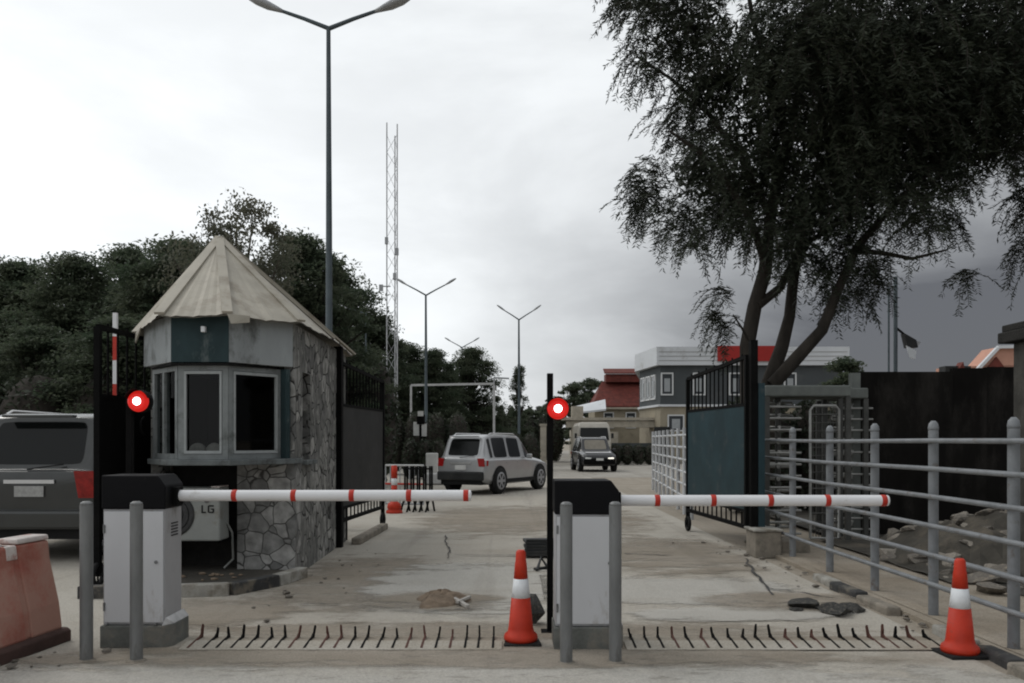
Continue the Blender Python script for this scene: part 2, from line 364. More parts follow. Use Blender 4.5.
back = mrange(sx.outputs['Y'], .35, -.5, 0, 1)  # unseen sky behind the camera, dimmed to darken faces turned to it
bank = mth('MULTIPLY', right, low)
val = mth('ADD', mrange(sx.outputs['X'], -.45, .1, 1.0, .87), noise)
val = mth('SUBTRACT', val, mth('MULTIPLY', mth('POWER', bank, .8), .76))
val = mth('SUBTRACT', val, mth('MULTIPLY', right, .18))
val = mth('MAXIMUM', val, .13)
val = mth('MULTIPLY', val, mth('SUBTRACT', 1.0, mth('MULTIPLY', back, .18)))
val = mth('MULTIPLY', val, mrange(sx.outputs['Z'], -.08, .0, .25, 1))
cc = g.add('ShaderNodeCombineColor')
g.link(mth('MULTIPLY', val, 9.65), cc.inputs[0]); g.link(mth('MULTIPLY', val, 9.95), cc.inputs[1]); g.link(mth('ADD', mth('MULTIPLY', val, 10.0), .12), cc.inputs[2])
mx = g.add('ShaderNodeMix', data_type='RGBA'); mx.inputs['Factor'].default_value = .97
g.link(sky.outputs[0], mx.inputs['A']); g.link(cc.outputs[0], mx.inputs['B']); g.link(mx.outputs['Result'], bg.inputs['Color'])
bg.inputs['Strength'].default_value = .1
sun = bpy.data.lights.new('sun', 'SUN'); sun.energy = .6; sun.angle = R(18); sun.color = (1, .96, .9)
so = bpy.data.objects.new('sun', sun); C.objects.link(so)
sd = Vector((math.sin(R(SUN_AZ))*math.cos(R(SUN_EL)), math.cos(R(SUN_AZ))*math.cos(R(SUN_EL)), math.sin(R(SUN_EL))))
so.rotation_euler = (-sd).to_track_quat('-Z', 'Y').to_euler()

# ------------------------------------------------------------------ ground
def ground_mat(name, base, light, brown, dark, ystretch=.35, soft=False):
    m = bpy.data.materials.new(name); m.use_nodes = True; g = NT(m); b = g.n['Principled BSDF']
    tc = g.add('ShaderNodeTexCoord')
    def noise(scale, st, det=8, rg=.62, loc=(0, 0, 0)):
        mp = g.add('ShaderNodeMapping'); mp.inputs['Scale'].default_value = st; mp.inputs['Location'].default_value = loc; g.link(tc.outputs['Object'], mp.inputs['Vector'])
        n = g.add('ShaderNodeTexNoise'); n.inputs['Scale'].default_value = scale; n.inputs['Detail'].default_value = det; n.inputs['Roughness'].default_value = rg
        g.link(mp.outputs[0], n.inputs['Vector']); return n.outputs['Fac']
    def rng(v, a, b_, c=0, d=1):
        n = g.add('ShaderNodeMapRange'); n.interpolation_type = 'SMOOTHSTEP'
        for k, q in zip(('From Min', 'From Max', 'To Min', 'To Max'), (a, b_, c, d)): n.inputs[k].default_value = q
        g.link(v, n.inputs['Value']); return n.outputs[0]
    def mix(f, a, b_):
        n = g.add('ShaderNodeMix', data_type='RGBA'); g.link(f, n.inputs['Factor'])
        for k, q in (('A', a), ('B', b_)):
            if isinstance(q, tuple): n.inputs[k].default_value = (*q, 1)
            else: g.link(q, n.inputs[k])
        return n.outputs['Result']
    c = mix(rng(noise(.55, (1, ystretch, 1)), .4, .62), base, light)
    c = mix(rng(noise(.9, (.6, 1.5, 1), 9, .68, (4, 2, 0)), .48, .68, 0, .7), c, brown)
    c = mix(rng(noise(1.6, (1, .5, 1), 10, .75, (9, 5, 0)), .56, .76, 0, .5), c, dark)
    c = mix(rng(noise(11, (1, 1, 1), 6, .7), .60, .72, 0, .45), c, dark)
    c = mix(rng(noise(2.2, (1.2, .05, 1), 5, .6, (1, 1, 0)), .54, .66, 0, .35), c, dark)
    c = mix(rng(noise(5, (1, .6, 1), 9, .8, (2, 8, 0)), .58, .66, 0, .5), c, light)
    c = mix(rng(noise(34, (1, 1, 1), 3, .6, (5, 0, 0)), .64, .70, 0, .55), c, dark)
    fine = rng(noise(70, (1, 1, 1), 4, .75), .25, .75, .74, 1.26)
    vm = g.add('ShaderNodeVectorMath', operation='SCALE'); g.link(c, vm.inputs[0]); g.link(fine, vm.inputs['Scale'])
    g.link(vm.outputs[0], b.inputs['Base Color']); b.inputs['Roughness'].default_value = .92; b.inputs['Specular IOR Level'].default_value = .15
    bp = g.add('ShaderNodeBump'); bp.inputs['Strength'].default_value = .45; bp.inputs['Distance'].default_value = .03
    g.link(noise(14, (1, 1, 1), 8, .7), bp.inputs['Height']); g.link(bp.outputs[0], b.inputs['Normal'])
    if soft:   # thin spill with a feathered, patchy rim
        sp = g.add('ShaderNodeSeparateXYZ'); g.link(tc.outputs['Generated'], sp.inputs[0])
        def M_(op, a, b_):
            n = g.add('ShaderNodeMath', operation=op)
            for i, q in enumerate((a, b_)):
                if isinstance(q, (int, float)): n.inputs[i].default_value = q
                else: g.link(q, n.inputs[i])
            return n.outputs[0]
        dx = M_('SUBTRACT', sp.outputs[0], .5); dy_ = M_('SUBTRACT', sp.outputs[1], .5)
        r2 = M_('ADD', M_('POWER', M_('ABSOLUTE', dx, 0), 3.0), M_('MULTIPLY', M_('POWER', M_('ABSOLUTE', dy_, 0), 2.0), .5))
        e = M_('SUBTRACT', 1.0, M_('MULTIPLY', r2, 8.0))
        a = M_('ADD', e, M_('MULTIPLY', M_('SUBTRACT', noise(2.2, (.6, 1.3, 1), 10, .72, (3, 7, 0)), .5), 3.2))
        g.link(rng(a, .12, 1.0, 0, .8) if soft == 1 else rng(a, .05, .6, 0, .9), b.inputs['Alpha'])
    return m
G_dirt = ground_mat('dusty_ground', (.29, .255, .207), (.33, .295, .245), (.245, .205, .16), (.18, .16, .13))
G_conc = ground_mat('dusty_concrete', (.39, .36, .312), (.435, .408, .358), (.34, .302, .25), (.25, .228, .195))
G_patch = ground_mat('pale_concrete', (.44, .42, .38), (.47, .45, .41), (.39, .36, .31), (.33, .305, .265), 2.0, 2)
G_sand0 = ground_mat('sandy_soil', (.29, .25, .198), (.33, .29, .238), (.24, .20, .153), (.18, .155, .125), 2.0)
G_sand = ground_mat('brown_sand', (.315, .275, .222), (.35, .31, .258), (.27, .23, .18), (.22, .19, .155), 2.0, 1)
G_far = ground_mat('far_tarmac', (.32, .30, .265), (.36, .34, .305), (.28, .255, .215), (.23, .21, .185))

def grid_sheet(name, x0, x1, y0, y1, z, m, nx=1, ny=1, jit=0):
    b = MB(); vs = []; fs = []
    for j in range(ny+1):
        for i in range(nx+1):
            x = x0+(x1-x0)*i/nx; y = y0+(y1-y0)*j/ny
            if jit and (i in (0, nx) or j in (0, ny)): x += random.uniform(-jit, jit); y += random.uniform(-jit, jit)
            vs.append((x, y, z))
    for j in range(ny):
        for i in range(nx):
            a = j*(nx+1)+i; fs.append((a, a+1, a+nx+2, a+nx+1))
    b._add(vs, fs); return structure(b.build(name, m))
def blob_sheet(name, cx, cy, rx, ry, z, m, n=30, rough=.2):
    b = MB(); pts = []; k0 = random.random()*9
    for k in range(n):
        a = 2*math.pi*k/n; r = 1+rough*(math.sin(3*a+k0)+.6*math.sin(7*a+2*k0)+random.uniform(-.6, .6))
        pts.append((cx+rx*r*math.cos(a), cy+ry*r*math.sin(a), z))
    b.poly(pts); return structure(b.build(name, m))

grid_sheet('ground', -1500, 1500, -60, 3000, 0, G_dirt)
grid_sheet('road', -11, 3.15, -12, 34, .004, G_conc)
grid_sheet('far_road', -30, 30, 34, 120, .004, G_far)
# sand drifts and repaired concrete on the carriageway
grid_sheet('sand_drift', -3.2, 3.2, 6.25, 7.05, .008, G_sand)
grid_sheet('sand_drift', -4.2, 3.4, 5.50, 6.22, .012, G_sand)
grid_sheet('concrete_patch', .3, 3.0, 7.5, 9.4, .010, G_patch)
grid_sheet('concrete_patch', -5, 4, 4.1, 5.80, .008, G_patch)
grid_sheet('concrete_patch', .9, 3.0, 6.95, 7.6, .014, G_patch)
grid_sheet('sand_drift', .8, 3.3, 8.9, 13.5, .014, G_sand)
grid_sheet('sand_drift', -2.6, -.6, 6.9, 11.5, .008, G_sand)
grid_sheet('concrete_patch', -1.6, .6, 7.0, 10.5, .010, G_patch)
grid_sheet('sand_drift', -2.2, 3.0, 12.5, 20.0, .010, G_sand)
grid_sheet('sand_drift', 1.6, 3.5, 7.3, 8.5, .018, G_sand)
grid_sheet('sand_drift', -3.3, -1.7, 6.6, 8.2, .012, G_sand)
grid_sheet('sand_drift', -1.5, .0, 7.3, 8.4, .016, G_sand)
# pedestrian strip and rough ground behind the pipe fence
b = MB(); b.poly([(3.45, 4, .05), (4.7, 4, .05), (5.0, 12.4, .05), (3.4, 12.4, .05)]); structure(b.build('footpath', G_sand0))
b = MB(); b.poly([(4.6, -2, .06), (16, -2, .06), (16, 24, .06), (4.95, 24, .06)]); structure(b.build('bare_soil', M['soil']))
# cracks and open joints
def crack(p, q, wd=.025, seg=12, jit=.03):
    bb = MB(); a, c = Vector(p), Vector(q); up = []; dn = []
    for i in range(seg+1):
        t = i/seg; x = a.lerp(c, t); n = Vector((-(c-a).y, (c-a).x, 0)).normalized(); x = x+n*random.uniform(-jit, jit); ww = wd*random.uniform(.3, 1)
        up.append((x.x+n.x*ww, x.y+n.y*ww, .022)); dn.append((x.x-n.x*ww, x.y-n.y*ww, .022))
    for i in range(seg): bb.poly([dn[i], dn[i+1], up[i+1], up[i]])
    return structure(bb.build('ground_crack', M['kerbblack']))
crack(gp(455, 556), gp(540, 557)); crack(gp(625, 555), gp(672, 557)); crack(gp(425, 613), gp(482, 611), .012)
crack(gp(770, 597), gp(745, 560), .02); crack(gp(770, 590), gp(835, 600), .02); crack(gp(300, 606), gp(340, 606), .02, jit=.02)
crack(gp(445, 536), gp(450, 560), .012)

# ------------------------------------------------------------------ boom barriers
def make_barrier(x0, y0, label_c, label_b, zc, x_end, rings, ybm, dz=0):
    W, D = .445, .31
    t = thing('boom_barrier', label_c, 'barrier', (x0+W/2, y0+D/2, 0), group='boom barriers across the two lanes')
    p = MB()
    p.prism([(x0-.012, y0-.03), (x0+W-.01, y0-.03), (x0+W+.045, y0+.06), (x0+W+.045, y0+D+.03), (x0-.012, y0+D+.03)], 0, .165)
    pl = p.build('plinth', M['plinth'], t, bevel=.008)
    q = MB()
    q.slab([(x0+W-.01, y0-.028, .1655), (x0+W+.043, y0+.06, .1655), (x0+W+.043, y0+D+.028, .1655), (x0+W+.004, y0+D+.028, .215), (x0+W+.004, y0, .215)], (0, 0, .004))
    q.build('whitewashed_edge', M['plinthtop'], pl)
    c = MB(); c.box((x0+W/2, y0+D/2, .585+dz/2), (W, D, .835+dz)); cab = c.build('cabinet', M['side'], t, bevel=.006)
    d = MB(); d.box((x0+W/2, y0-.004, .585+dz/2), (W-.02, .008, .80+dz)); dr = d.build('door', M['white'], t, bevel=.002)
    k = MB(); k.lathe([(.012, 0), (.012, .01)], (x0+W-.06, y0-.016, .62), 12, 'y'); k.build('lock', M['galv'], dr)
    for zz in (.30, .86):
        k = MB(); k.tube([(x0+.012, y0-.012, zz-.03), (x0+.012, y0-.012, zz+.03)], .008, 8); k.build('hinge', M['galv'], dr)
    for bx_, by_ in ((x0+.03, y0-.02), (x0+W-.06, y0-.02), (x0+W+.022, y0+.12), (x0+W+.022, y0+D-.03)):
        k = MB(); k.lathe([(.011, .164), (.011, .176), (.005, .186)], (bx_, by_, 0), 8); k.build('anchor_bolt', M['galv'], pl)
    for q_ in range(5):
        k = MB(); k.box((x0+W+.002, y0+D*.55, .80+.022*q_+dz), (.006, .12, .008)); k.build('vent_slot', M['rubber'], cab)
    h = MB(); h.slab([(x0-.008, y0-.015, 1.003+dz), (x0+W+.008, y0-.015, 1.003+dz), (x0+W+.008, y0-.015, 1.17+dz), (x0+W-.05, y0-.015, 1.245+dz), (x0-.008, y0-.015, 1.245+dz)], (0, D+.03, 0))
    h.build('hood', M['cap'], t, bevel=.01)
    a = MB(); a.box((x0+W+.02, ybm, zc), (.05, .12, .13)); a.build('arm_bracket', M['black'], t, bevel=.006)
    bm_ = MB(); bm_.tube([(x0+W+.03, ybm, zc), (x_end, ybm, zc)], .041, 16); arm = bm_.build('boom_arm', M['boom'], t)
    for rx in rings:
        r_ = MB(); r_.lathe([(.0425, -.019), (.0435, -.017), (.0435, .017), (.0425, .019)], (rx, ybm, zc), 16, 'x'); r_.build('red_band', M['redtape'], arm)
    e = MB(); e.lathe([(.041, 0), (.038, .006), (.02, .010)], (x_end+.001, ybm, zc), 16, 'x'); e.build('end_cap', M['boom'], arm)
    return t
YB = 6.30
fx = lambda px: (px-512)/F*YB
make_barrier(-2.948, 6.13, 'white boom barrier cabinet beside the plastic barrier, its arm lowered in front of the booth', '', 1.5-55.5*YB/F, fx(470), [fx(235), fx(294), fx(352), fx(409), fx(466)], YB)
make_barrier(.312, 6.08, 'white boom barrier cabinet in the middle of the road beside the black signal pole', '', 1.5-60.5*YB/F, fx(887), [fx(657), fx(713), fx(770), fx(827), fx(883)], YB, -.034)

def signal(x, y, label, zt, lx, lz, ly):
    t = thing('signal_pole', label, 'traffic signal', (x, y, 0), group='red signal lamps on poles')
    p = MB(); p.box((x, y, zt/2), (.048, .048, zt)); p.box((x, y, .006), (.14, .14, .012)); p.build('pole', M['black'], t, bevel=.004)
    h = MB(); h.lathe([(.07, .0), (.088, .015), (.088, .07), (.07, .085)], (lx, ly, lz), 24, 'y'); hs = h.build('lamp_housing', M['black'], t)
    l = MB(); l.lathe([(.083, -.004), (.078, -.022), (.06, -.034)], (lx, ly, lz), 28, 'y'); l.build('red_lens', M['redring'], hs)
    c = MB(); c.ball((lx, ly-.036, lz), .031, 32, 14, (1, .35, 1)); c.build('bulb', M['brightcore'], hs)
    vz = MB(); a0 = [(lx+.092*math.cos(k*math.pi/12), ly+.02, lz+.092*math.sin(k*math.pi/12)) for k in range(1, 12)]; a1 = [(p_[0], ly-.10+.05*abs(p_[0]-lx)/.092, p_[2]) for p_ in a0]
    for k in range(10): vz.poly([a0[k], a0[k+1], a1[k+1], a1[k]])
    vz.build('visor', M['black'], hs)
    bb = MB(); bb.box(((x+lx)/2, (y+ly)/2+.035, lz), (.06, .04, .03)); bb.build('bracket', M['black'], hs)
    return t
signal(.297, 6.64, 'black square signal pole with glowing red lamp beside the middle barrier cabinet', 2.02, .355, 1.742, 6.58)
signal(-3.02, 6.72, 'black signal pole with glowing red lamp behind the cabinet next to the booth', 1.86, -2.925, 1.803, 6.66)

# bollards
bl = thing('bollard', 'grey steel pipe bollard standing nearest the red plastic barrier', 'bollard', (-2.884, 5.76, 0), group='grey pipe bollards', local=True)
p = MB(); p.tube([(0, 0, -.02), (0, 0, 1.06)], .042, 18); p.lathe([(.042, 1.06), (.038, 1.075), (.022, 1.085)], n=18); p.build('post', M['galv'], bl)
p = MB(); p.lathe([(.075, 0), (.06, .012), (.043, .018)], n=16); p.build('base_collar', M['kerbbare'], bl)
copy_tree(bl, (-2.545, 5.76, 0), label='grey steel pipe bollard in front of the white cabinet near the booth')
copy_tree(bl, (.364, 5.70, 0), label='grey steel pipe bollard on the cone side of the middle cabinet')
copy_tree(bl, (.695, 5.72, 0), label='grey steel pipe bollard under the start of the boom on the middle cabinet')

# cones
def cone(loc, label, h, rz):
    t = thing('traffic_cone', label, 'traffic cone', loc, rz, group='orange cones by the spike strips', local=True)
    p = MB(); p.box((0, 0, .012), (.275, .275, .024)); p.build('base_plate', M['rubber'], t, bevel=.006)
    prof = [(.120, .024), (.126, .045), (.120, .07), (.098, .088), (.091, .12), (.069, h*.50)]
    p = MB(); p.lathe(prof, n=28); 
    p.lathe([(.0535, h*.69), (.043, h*.86), (.040, h*.875), (.036, h*.975), (.024, h)], n=28)
    p.build('body', M['orange'], t)
    p = MB(); p.lathe([(.0695, h*.495), (.061, h*.60), (.0540, h*.695)], n=28); p.build('reflective_band', M['conewhite'], t)
    return t
cone((.065, 6.27, .0), 'orange traffic cone with white band beside the black signal pole', .69, .1)
cone((3.12, 5.92, .0), 'orange traffic cone with white band at the foot of the pipe fence', .675, .06)

# spike strips
def spikes(px0, px1, n, label):
    dy = -.13
    xs = [fx_((px0+(px1-px0)*i/(n-1)), 6.3) for i in range(n)]
    t = thing('spike_strip', label, 'spike strip', ((xs[0]+xs[-1])/2, 6.2, 0), group='tyre spike strips across the lanes')
    p = MB(); p.slab([(xs[0]-.08, 6.21+dy, .006), (xs[0]-.08, 6.33+dy, .03), (xs[0]-.08, 6.50+dy, .03), (xs[0]-.08, 6.54+dy, .006)], (xs[-1]-xs[0]+.16, 0, 0))
    p.build('base_plate', [STRIP], t)
    p = MB(); p.slab([(xs[0]-.06, 6.15+dy, .012), (xs[0]-.06, 6.33+dy, .033), (xs[0]-.06, 6.33+dy, .038), (xs[0]-.06, 6.15+dy, .017)], (xs[-1]-xs[0]+.12, 0, 0)); p.build('front_ramp', [RAMP], t)
    for x in xs:
        s = MB(); j = random.uniform(-.008, .008); ln = random.uniform(-.014, .014); hh = random.uniform(-.03, .012)
        s.slab([(x+j-.009, 6.18+dy, .016), (x+j+.008, 6.18+dy, .016), (x+j+.008, 6.40+dy, .037), (x+j-.008, 6.40+dy, .037)], (0, 0, .008))
        s.slab([(x+j-.006, 6.44+dy, .03), (x+j-.006, 6.47+dy, .03), (x+j+ln-.006, 6.475+dy, .105+hh), (x+j+ln-.006, 6.462+dy, .12+hh), (x+j+ln*.6-.006, 6.445+dy, .08+hh)], (.013, 0, 0))
        s.slab([(x+j-.006, 6.38+dy, .034), (x+j-.006, 6.44+dy, .034), (x+j-.006, 6.45+dy, .062)], (.013, 0, 0))
        s.build('tooth', random.choice([M['black'], M['black'], M['black'], RUST]), t)
def fx_(px, Y): return (px-512)/F*Y
STRIP = ground_mat('dusty_steel_strip', (.27, .235, .19), (.34, .31, .26), (.23, .19, .15), (.18, .16, .13), 1.0)
RAMP = ground_mat('pale_dusty_ramp', (.34, .31, .26), (.40, .375, .33), (.28, .245, .195), (.2, .18, .15), 1.0)
RUST = mat('rusty_steel', (.075, .03, .022), .8, .4, 20)
spikes(201, 494, 22, 'row of black tyre spikes across the road in front of the booth')
spikes(630, 925, 22, 'row of black tyre spikes ending at the cone by the pipe fence')

# ------------------------------------------------------------------ plastic barrier
t = thing('plastic_barrier', 'faded red water-filled plastic barrier with whitish top near two bollards', 'barrier', (-3.6, 5.75, 0))
def bx(u, v, z): # u along length from visible end, v across
    d = Vector((-.12, -.99, 0)).normalized(); n = Vector((.99, -.12, 0)).normalized()
    o = Vector((-3.53, 6.36, 0)); return o+d*u+n*v+Vector((0, 0, z))
def extr(prof, u0, u1, bld):
    a = [bx(u0+(.05 if False else 0), v, z) for v, z in prof]; c = [bx(u1, v, z) for v, z in prof]; n = len(prof)
    bld._add(a+c, [list(range(n))[::-1], list(range(n, 2*n))]+[(i, (i+1) % n, n+(i+1) % n, n+i) for i in range(n)])
body = MB(); prof = [(-.20, .10), (-.175, .3), (-.10, .62), (-.085, .76), (.085, .76), (.10, .62), (.175, .3), (.20, .10)]
extr(prof, .02, .36, body); extr(prof, .40, .80, body); extr(prof, .84, 1.3, body)
extr([(v*.93, z*.985) for v, z in prof], .30, 1.28, body)
body.build('shell', M['redbarrier'], t, bevel=.02)
top = MB(); extr([(-.088, .762), (-.08, .80), (.08, .80), (.088, .762)], .02, .36, top); extr([(-.088, .762), (-.08, .785), (.08, .785), (.088, .762)], .50, 1.3, top)
top.build('top_rim', M['barriertop'], t, bevel=.012)
lg = MB(); extr([(-.05, .64), (-.05, .76), (.088, .76), (.102, .66)], .37, .48, lg); lg.build('lug', M['barriertop'], t, bevel=.01)
base = MB(); extr([(-.24, 0), (-.24, .085), (-.21, .105), (.21, .105), (.24, .085), (.24, 0)], -.02, 1.32, base); base.build('foot', M['barrierbase'], t, bevel=.012)

# ------------------------------------------------------------------ guard booth
KX, KY = -3.2, 10.6
bt = thing('guard_booth', 'octagonal guard booth with pale sheet metal tent roof and stone walls', 'booth', (KX, KY, 0))
FL, FR, CL, CR = (-3.46, 8.62), (-2.87, 8.62), (-3.95, 9.2), (-2.40, 9.2)
BL, BR = (-3.95, 12.6), (-2.46, 12.6)
# lower stone wall : right part of the front and the long right side, recess under the bay
wl = MB()
wl.prism([(-3.0, 9.28), (-2.36, 9.24), (-2.36, 9.5), (-3.0, 9.5)], 0, 1.24)       # front pier
wl.build('stone_wall', M['stone'], bt)
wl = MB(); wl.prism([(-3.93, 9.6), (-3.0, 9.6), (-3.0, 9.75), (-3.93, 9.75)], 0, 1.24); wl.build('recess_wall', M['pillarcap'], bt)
wl = MB(); wl.prism([(-3.95, 9.3), (-3.82, 9.3), (-3.82, 12.6), (-3.95, 12.6)], 0, 2.76); wl.prism([(-3.82, 12.47), (-2.5, 12.47), (-2.5, 12.6), (-3.82, 12.6)], 0, 2.76)
wl.build('rear_wall', M['peel'], bt)
# right wall with slit window and doorway
wl = MB()
def rw(y0, y1, z0, z1):
    xa = lambda y: -2.36-(y-9.24)*.03
    wl.prism([(xa(y0), y0), (xa(y1), y1), (xa(y1)-.16, y1), (xa(y0)-.16, y0)], z0, z1)
rw(9.503, 9.62, 0, 2.76); rw(9.62, 10.05, 0, 1.27); rw(9.62, 10.05, 2.27, 2.76); rw(10.05, 11.75, 0, 2.76); rw(11.75, 12.4, 2.15, 2.76); rw(12.4, 12.6, 0, 2.76)
wl.build('side_wall', M['peel'], bt)
wl = MB(); wl.prism([(-2.53, 9.62), (-2.49, 9.62), (-2.51, 10.05), (-2.55, 10.05)], 1.27, 2.27); sw = wl.build('slit_window', M['glass'], bt)
wl = MB(); wl.box((-2.345, 9.835, 1.245), (.08, .5, .05)); wl.build('sill', M['ledge'], sw, bevel=.006)
wl = MB(); wl.prism([(-2.58, 11.75), (-2.53, 11.75), (-2.55, 12.4), (-2.60, 12.4)], 0, 2.15); dd = wl.build('door', M['soot'], bt)
wl = MB(); wl.box((-2.50, 11.86, 1.05), (.05, .03, .14)); wl.build('handle', M['galv'], dd)
# ledge (sill slab) that carries the bay
b = MB(); b.prism([(-3.94, 9.7), (-3.94, 9.18), (-3.49, 8.56), (-2.84, 8.55), (-2.335, 9.17), (-2.335, 9.498), (-2.52, 9.498), (-2.52, 9.7)], 1.242, 1.30); b.build('ledge', M['ledge'], bt, bevel=.008)
# corner stone pier above ledge
b = MB(); b.prism([(-2.47, 9.22), (-2.36, 9.22), (-2.363, 9.50), (-2.47, 9.50)], 1.302, 2.76); b.build('corner_pier', M['peel'], bt)
# windows of the bay
SASH = mat('pale_sash', (.33, .35, .35), .6, .15, 6, dirt=(.15, .16, .155), dirt_amt=.2, dirt_scale=6)
def bay_window(p, q, muls, sash=()):
    P, Q = Vector((*p, 0)), Vector((*q, 0)); d = (Q-P).normalized(); n = Vector((d.y, -d.x, 0)); Lg = (Q-P).length
    fr = MB(); z0, z1 = 1.302, 2.26
    def bar(u0, u1, a, c, th=.06, off=0):
        A = P+d*u0+n*off; B_ = P+d*u1+n*off
        fr.slab([A+Vector((0, 0, a)), B_+Vector((0, 0, a)), B_+Vector((0, 0, c)), A+Vector((0, 0, c))], -n*th)
    bar(0, Lg, z0, z0+.055); bar(0, Lg, z1-.05, z1)
    for u, wd in muls: bar(u, u+wd, z0+.055, z1-.05)
    f = fr.build('window', M['frame'], bt)
    for u0, u1 in sash:
        sh = MB(); o_ = n*.008
        def sb(a0, a1, c0, c1):
            A0 = P+d*a0+o_; A1 = P+d*a1+o_
            sh.slab([A0+Vector((0, 0, c0)), A1+Vector((0, 0, c0)), A1+Vector((0, 0, c1)), A0+Vector((0, 0, c1))], -n*.03)
        sb(u0, u1, z0+.058, z0+.088); sb(u0, u1, z1-.085, z1-.055); sb(u0, u0+.022, z0+.088, z1-.085); sb(u1-.022, u1, z0+.088, z1-.085); sh.build('sash', SASH, f)
    gl = MB()
    A = P+d*.03-n*.03; B_ = Q-d*.03-n*.03
    gl.poly([A+Vector((0, 0, z0+.05)), B_+Vector((0, 0, z0+.05)), B_+Vector((0, 0, z1-.04)), A+Vector((0, 0, z1-.04))]); gl.build('pane', M['boothglass'], f)
    return f
bay_window((-3.90, 9.22), (-3.42, 8.68), [(0, .06), (.3, .05), (.66, .06)])
bay_window((-3.41, 8.68), (-2.90, 8.68), [(0, .06), (.45, .06)], [(.063, .447)])
bay_window((-2.89, 8.68), (-2.475, 9.22), [(0, .05), (.60, .05)], [(.053, .597)])
b = MB(); b.prism([(-2.475, 9.215), (-2.50, 9.185), (-2.43, 9.13), (-2.40, 9.17), (-2.40, 9.2)], 1.302, 2.26); b.build('teal_mullion', M['fasciateal'], bt)
b = MB(); b.tube([(-3.94, 9.1, 1.56), (-3.95, 9.05, 1.60), (-3.95, 9.05, 1.70), (-3.94, 9.1, 1.74)], .014, 8); b.build('handle', M['black'], bt)
# dark interior
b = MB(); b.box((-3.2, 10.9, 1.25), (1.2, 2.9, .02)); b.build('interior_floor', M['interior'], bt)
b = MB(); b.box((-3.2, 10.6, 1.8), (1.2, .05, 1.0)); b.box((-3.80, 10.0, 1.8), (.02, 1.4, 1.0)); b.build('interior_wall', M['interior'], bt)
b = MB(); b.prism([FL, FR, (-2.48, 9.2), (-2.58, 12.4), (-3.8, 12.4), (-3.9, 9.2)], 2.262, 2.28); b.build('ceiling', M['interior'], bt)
# fascia panels
def panel(p, q, m, z0=2.29, z1=2.76, name='fascia', th=.07):
    P, Q = Vector((*p, 0)), Vector((*q, 0)); d = (Q-P).normalized(); n = Vector((d.y, -d.x, 0)); bb = MB()
    bb.slab([P+Vector((0, 0, z0)), Q+Vector((0, 0, z0)), Q+Vector((0, 0, z1)), P+Vector((0, 0, z1))], -n*th); return bb.build(name, m, bt, bevel=.004)
panel((-3.985, 9.2), (-3.462, 8.622), M['fasciawhite'])
pf = panel((-3.46, 8.62), (-2.872, 8.62), M['fasciateal'])
panel((-2.868, 8.622), (-2.375, 9.215), M['fasciawhite'])
b = MB(); b.box((-3.12, 8.60, 2.62), (.045, .05, .06)); b.build('wall_lamp', M['conewhite'], pf, bevel=.008)
# roof
apex = Vector((-3.60, 10.45, 3.99))
eaves = [(-4.12, 9.30, 2.66), (-3.52, 8.48, 2.745), (-2.84, 8.48, 2.755), (-2.27, 9.16, 2.765), (-2.30, 11.0, 2.79), (-2.40, 12.85, 2.775), (-3.3, 13.2, 2.75), (-4.3, 12.7, 2.7), (-4.4, 11.0, 2.7)]
rf = MB(); n = len(eaves)
for i in range(n):
    a, c = Vector(eaves[i]), Vector(eaves[(i+1) % n]); seg = 6
    low_pts = []
    for k in range(seg+1):
        tt = k/seg; e = a.lerp(c, tt)
        if 0 < k < seg: e = e+Vector((0, 0, random.uniform(-.016, .010)-.006*(k % 2)))+(apex-e).normalized()*random.uniform(-.01, .018)
        low_pts.append(e)
    for k in range(seg):
        # slightly corrugated strips running to the apex
        l0, l1 = low_pts[k], low_pts[k+1]; m0 = l0.lerp(apex, .5); m1 = l1.lerp(apex, .5)
        nrm = (l1-l0).cross(apex-l0).normalized()
        if nrm.z < 0: nrm = -nrm
        mid = l0.lerp(l1, .5)+nrm*(.004+.006*(k % 2))
        rf._add([l0, mid, l1, apex], [(0, 1, 3), (1, 2, 3)])
        rf._add([l0-nrm*.012, l1-nrm*.012, apex-nrm*.012], [(0, 2, 1)])
roof = rf.build('roof', M['roof'], bt)
rd = MB()
for e in eaves[:6]: rd.bar(Vector(e)+Vector((0, 0, .02)), apex+Vector((0, 0, .005)), .10, .025)
rd.ball(apex+Vector((0, 0, -.03)), .07, 10, 6, (1, 1, .7)); rd.build('ridge_cap', M['roof'], roof)
# torn corner flaps
fl = MB(); fl.slab([(-2.84, 8.47, 2.76), (-2.66, 8.62, 2.76), (-2.66, 8.61, 2.69), (-2.80, 8.47, 2.66)], (0, .012, 0)); fl.build('torn_edge', M['roof'], roof); fl = MB(); fl.slab([(-4.11, 9.28, 2.67), (-3.96, 9.06, 2.70), (-4.09, 9.22, 2.55)], (.012, .012, 0)); fl.build('torn_edge', M['roof'], roof)
# soffit to shut the gap under the roof
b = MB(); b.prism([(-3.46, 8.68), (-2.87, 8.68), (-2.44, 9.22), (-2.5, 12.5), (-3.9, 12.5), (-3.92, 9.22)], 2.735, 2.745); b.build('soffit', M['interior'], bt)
# pale helmet-like objects on the window shelf inside
for i, x in enumerate((-3.30, -3.125)):
    h = MB(); h.ball((x, 8.93, 1.385), .085, 16, 10, (1.05, 1, 1)); h.lathe([(.095, 0), (.098, .006), (.07, .015)], (x, 8.93, 1.322), 18)
    tag(h.build('helmet', M['wood']), ('rounded pale helmet-like object, the one nearer the handle side behind the booth front window', 'rounded pale helmet-like object, the one nearer the central mullion behind the booth front window')[i], 'helmet', 'pale round objects in the booth window')
b = MB(); b.box((-3.14, 8.92, 1.31), (.5, .3, .015)); b.build('shelf', M['ledge'], bt)
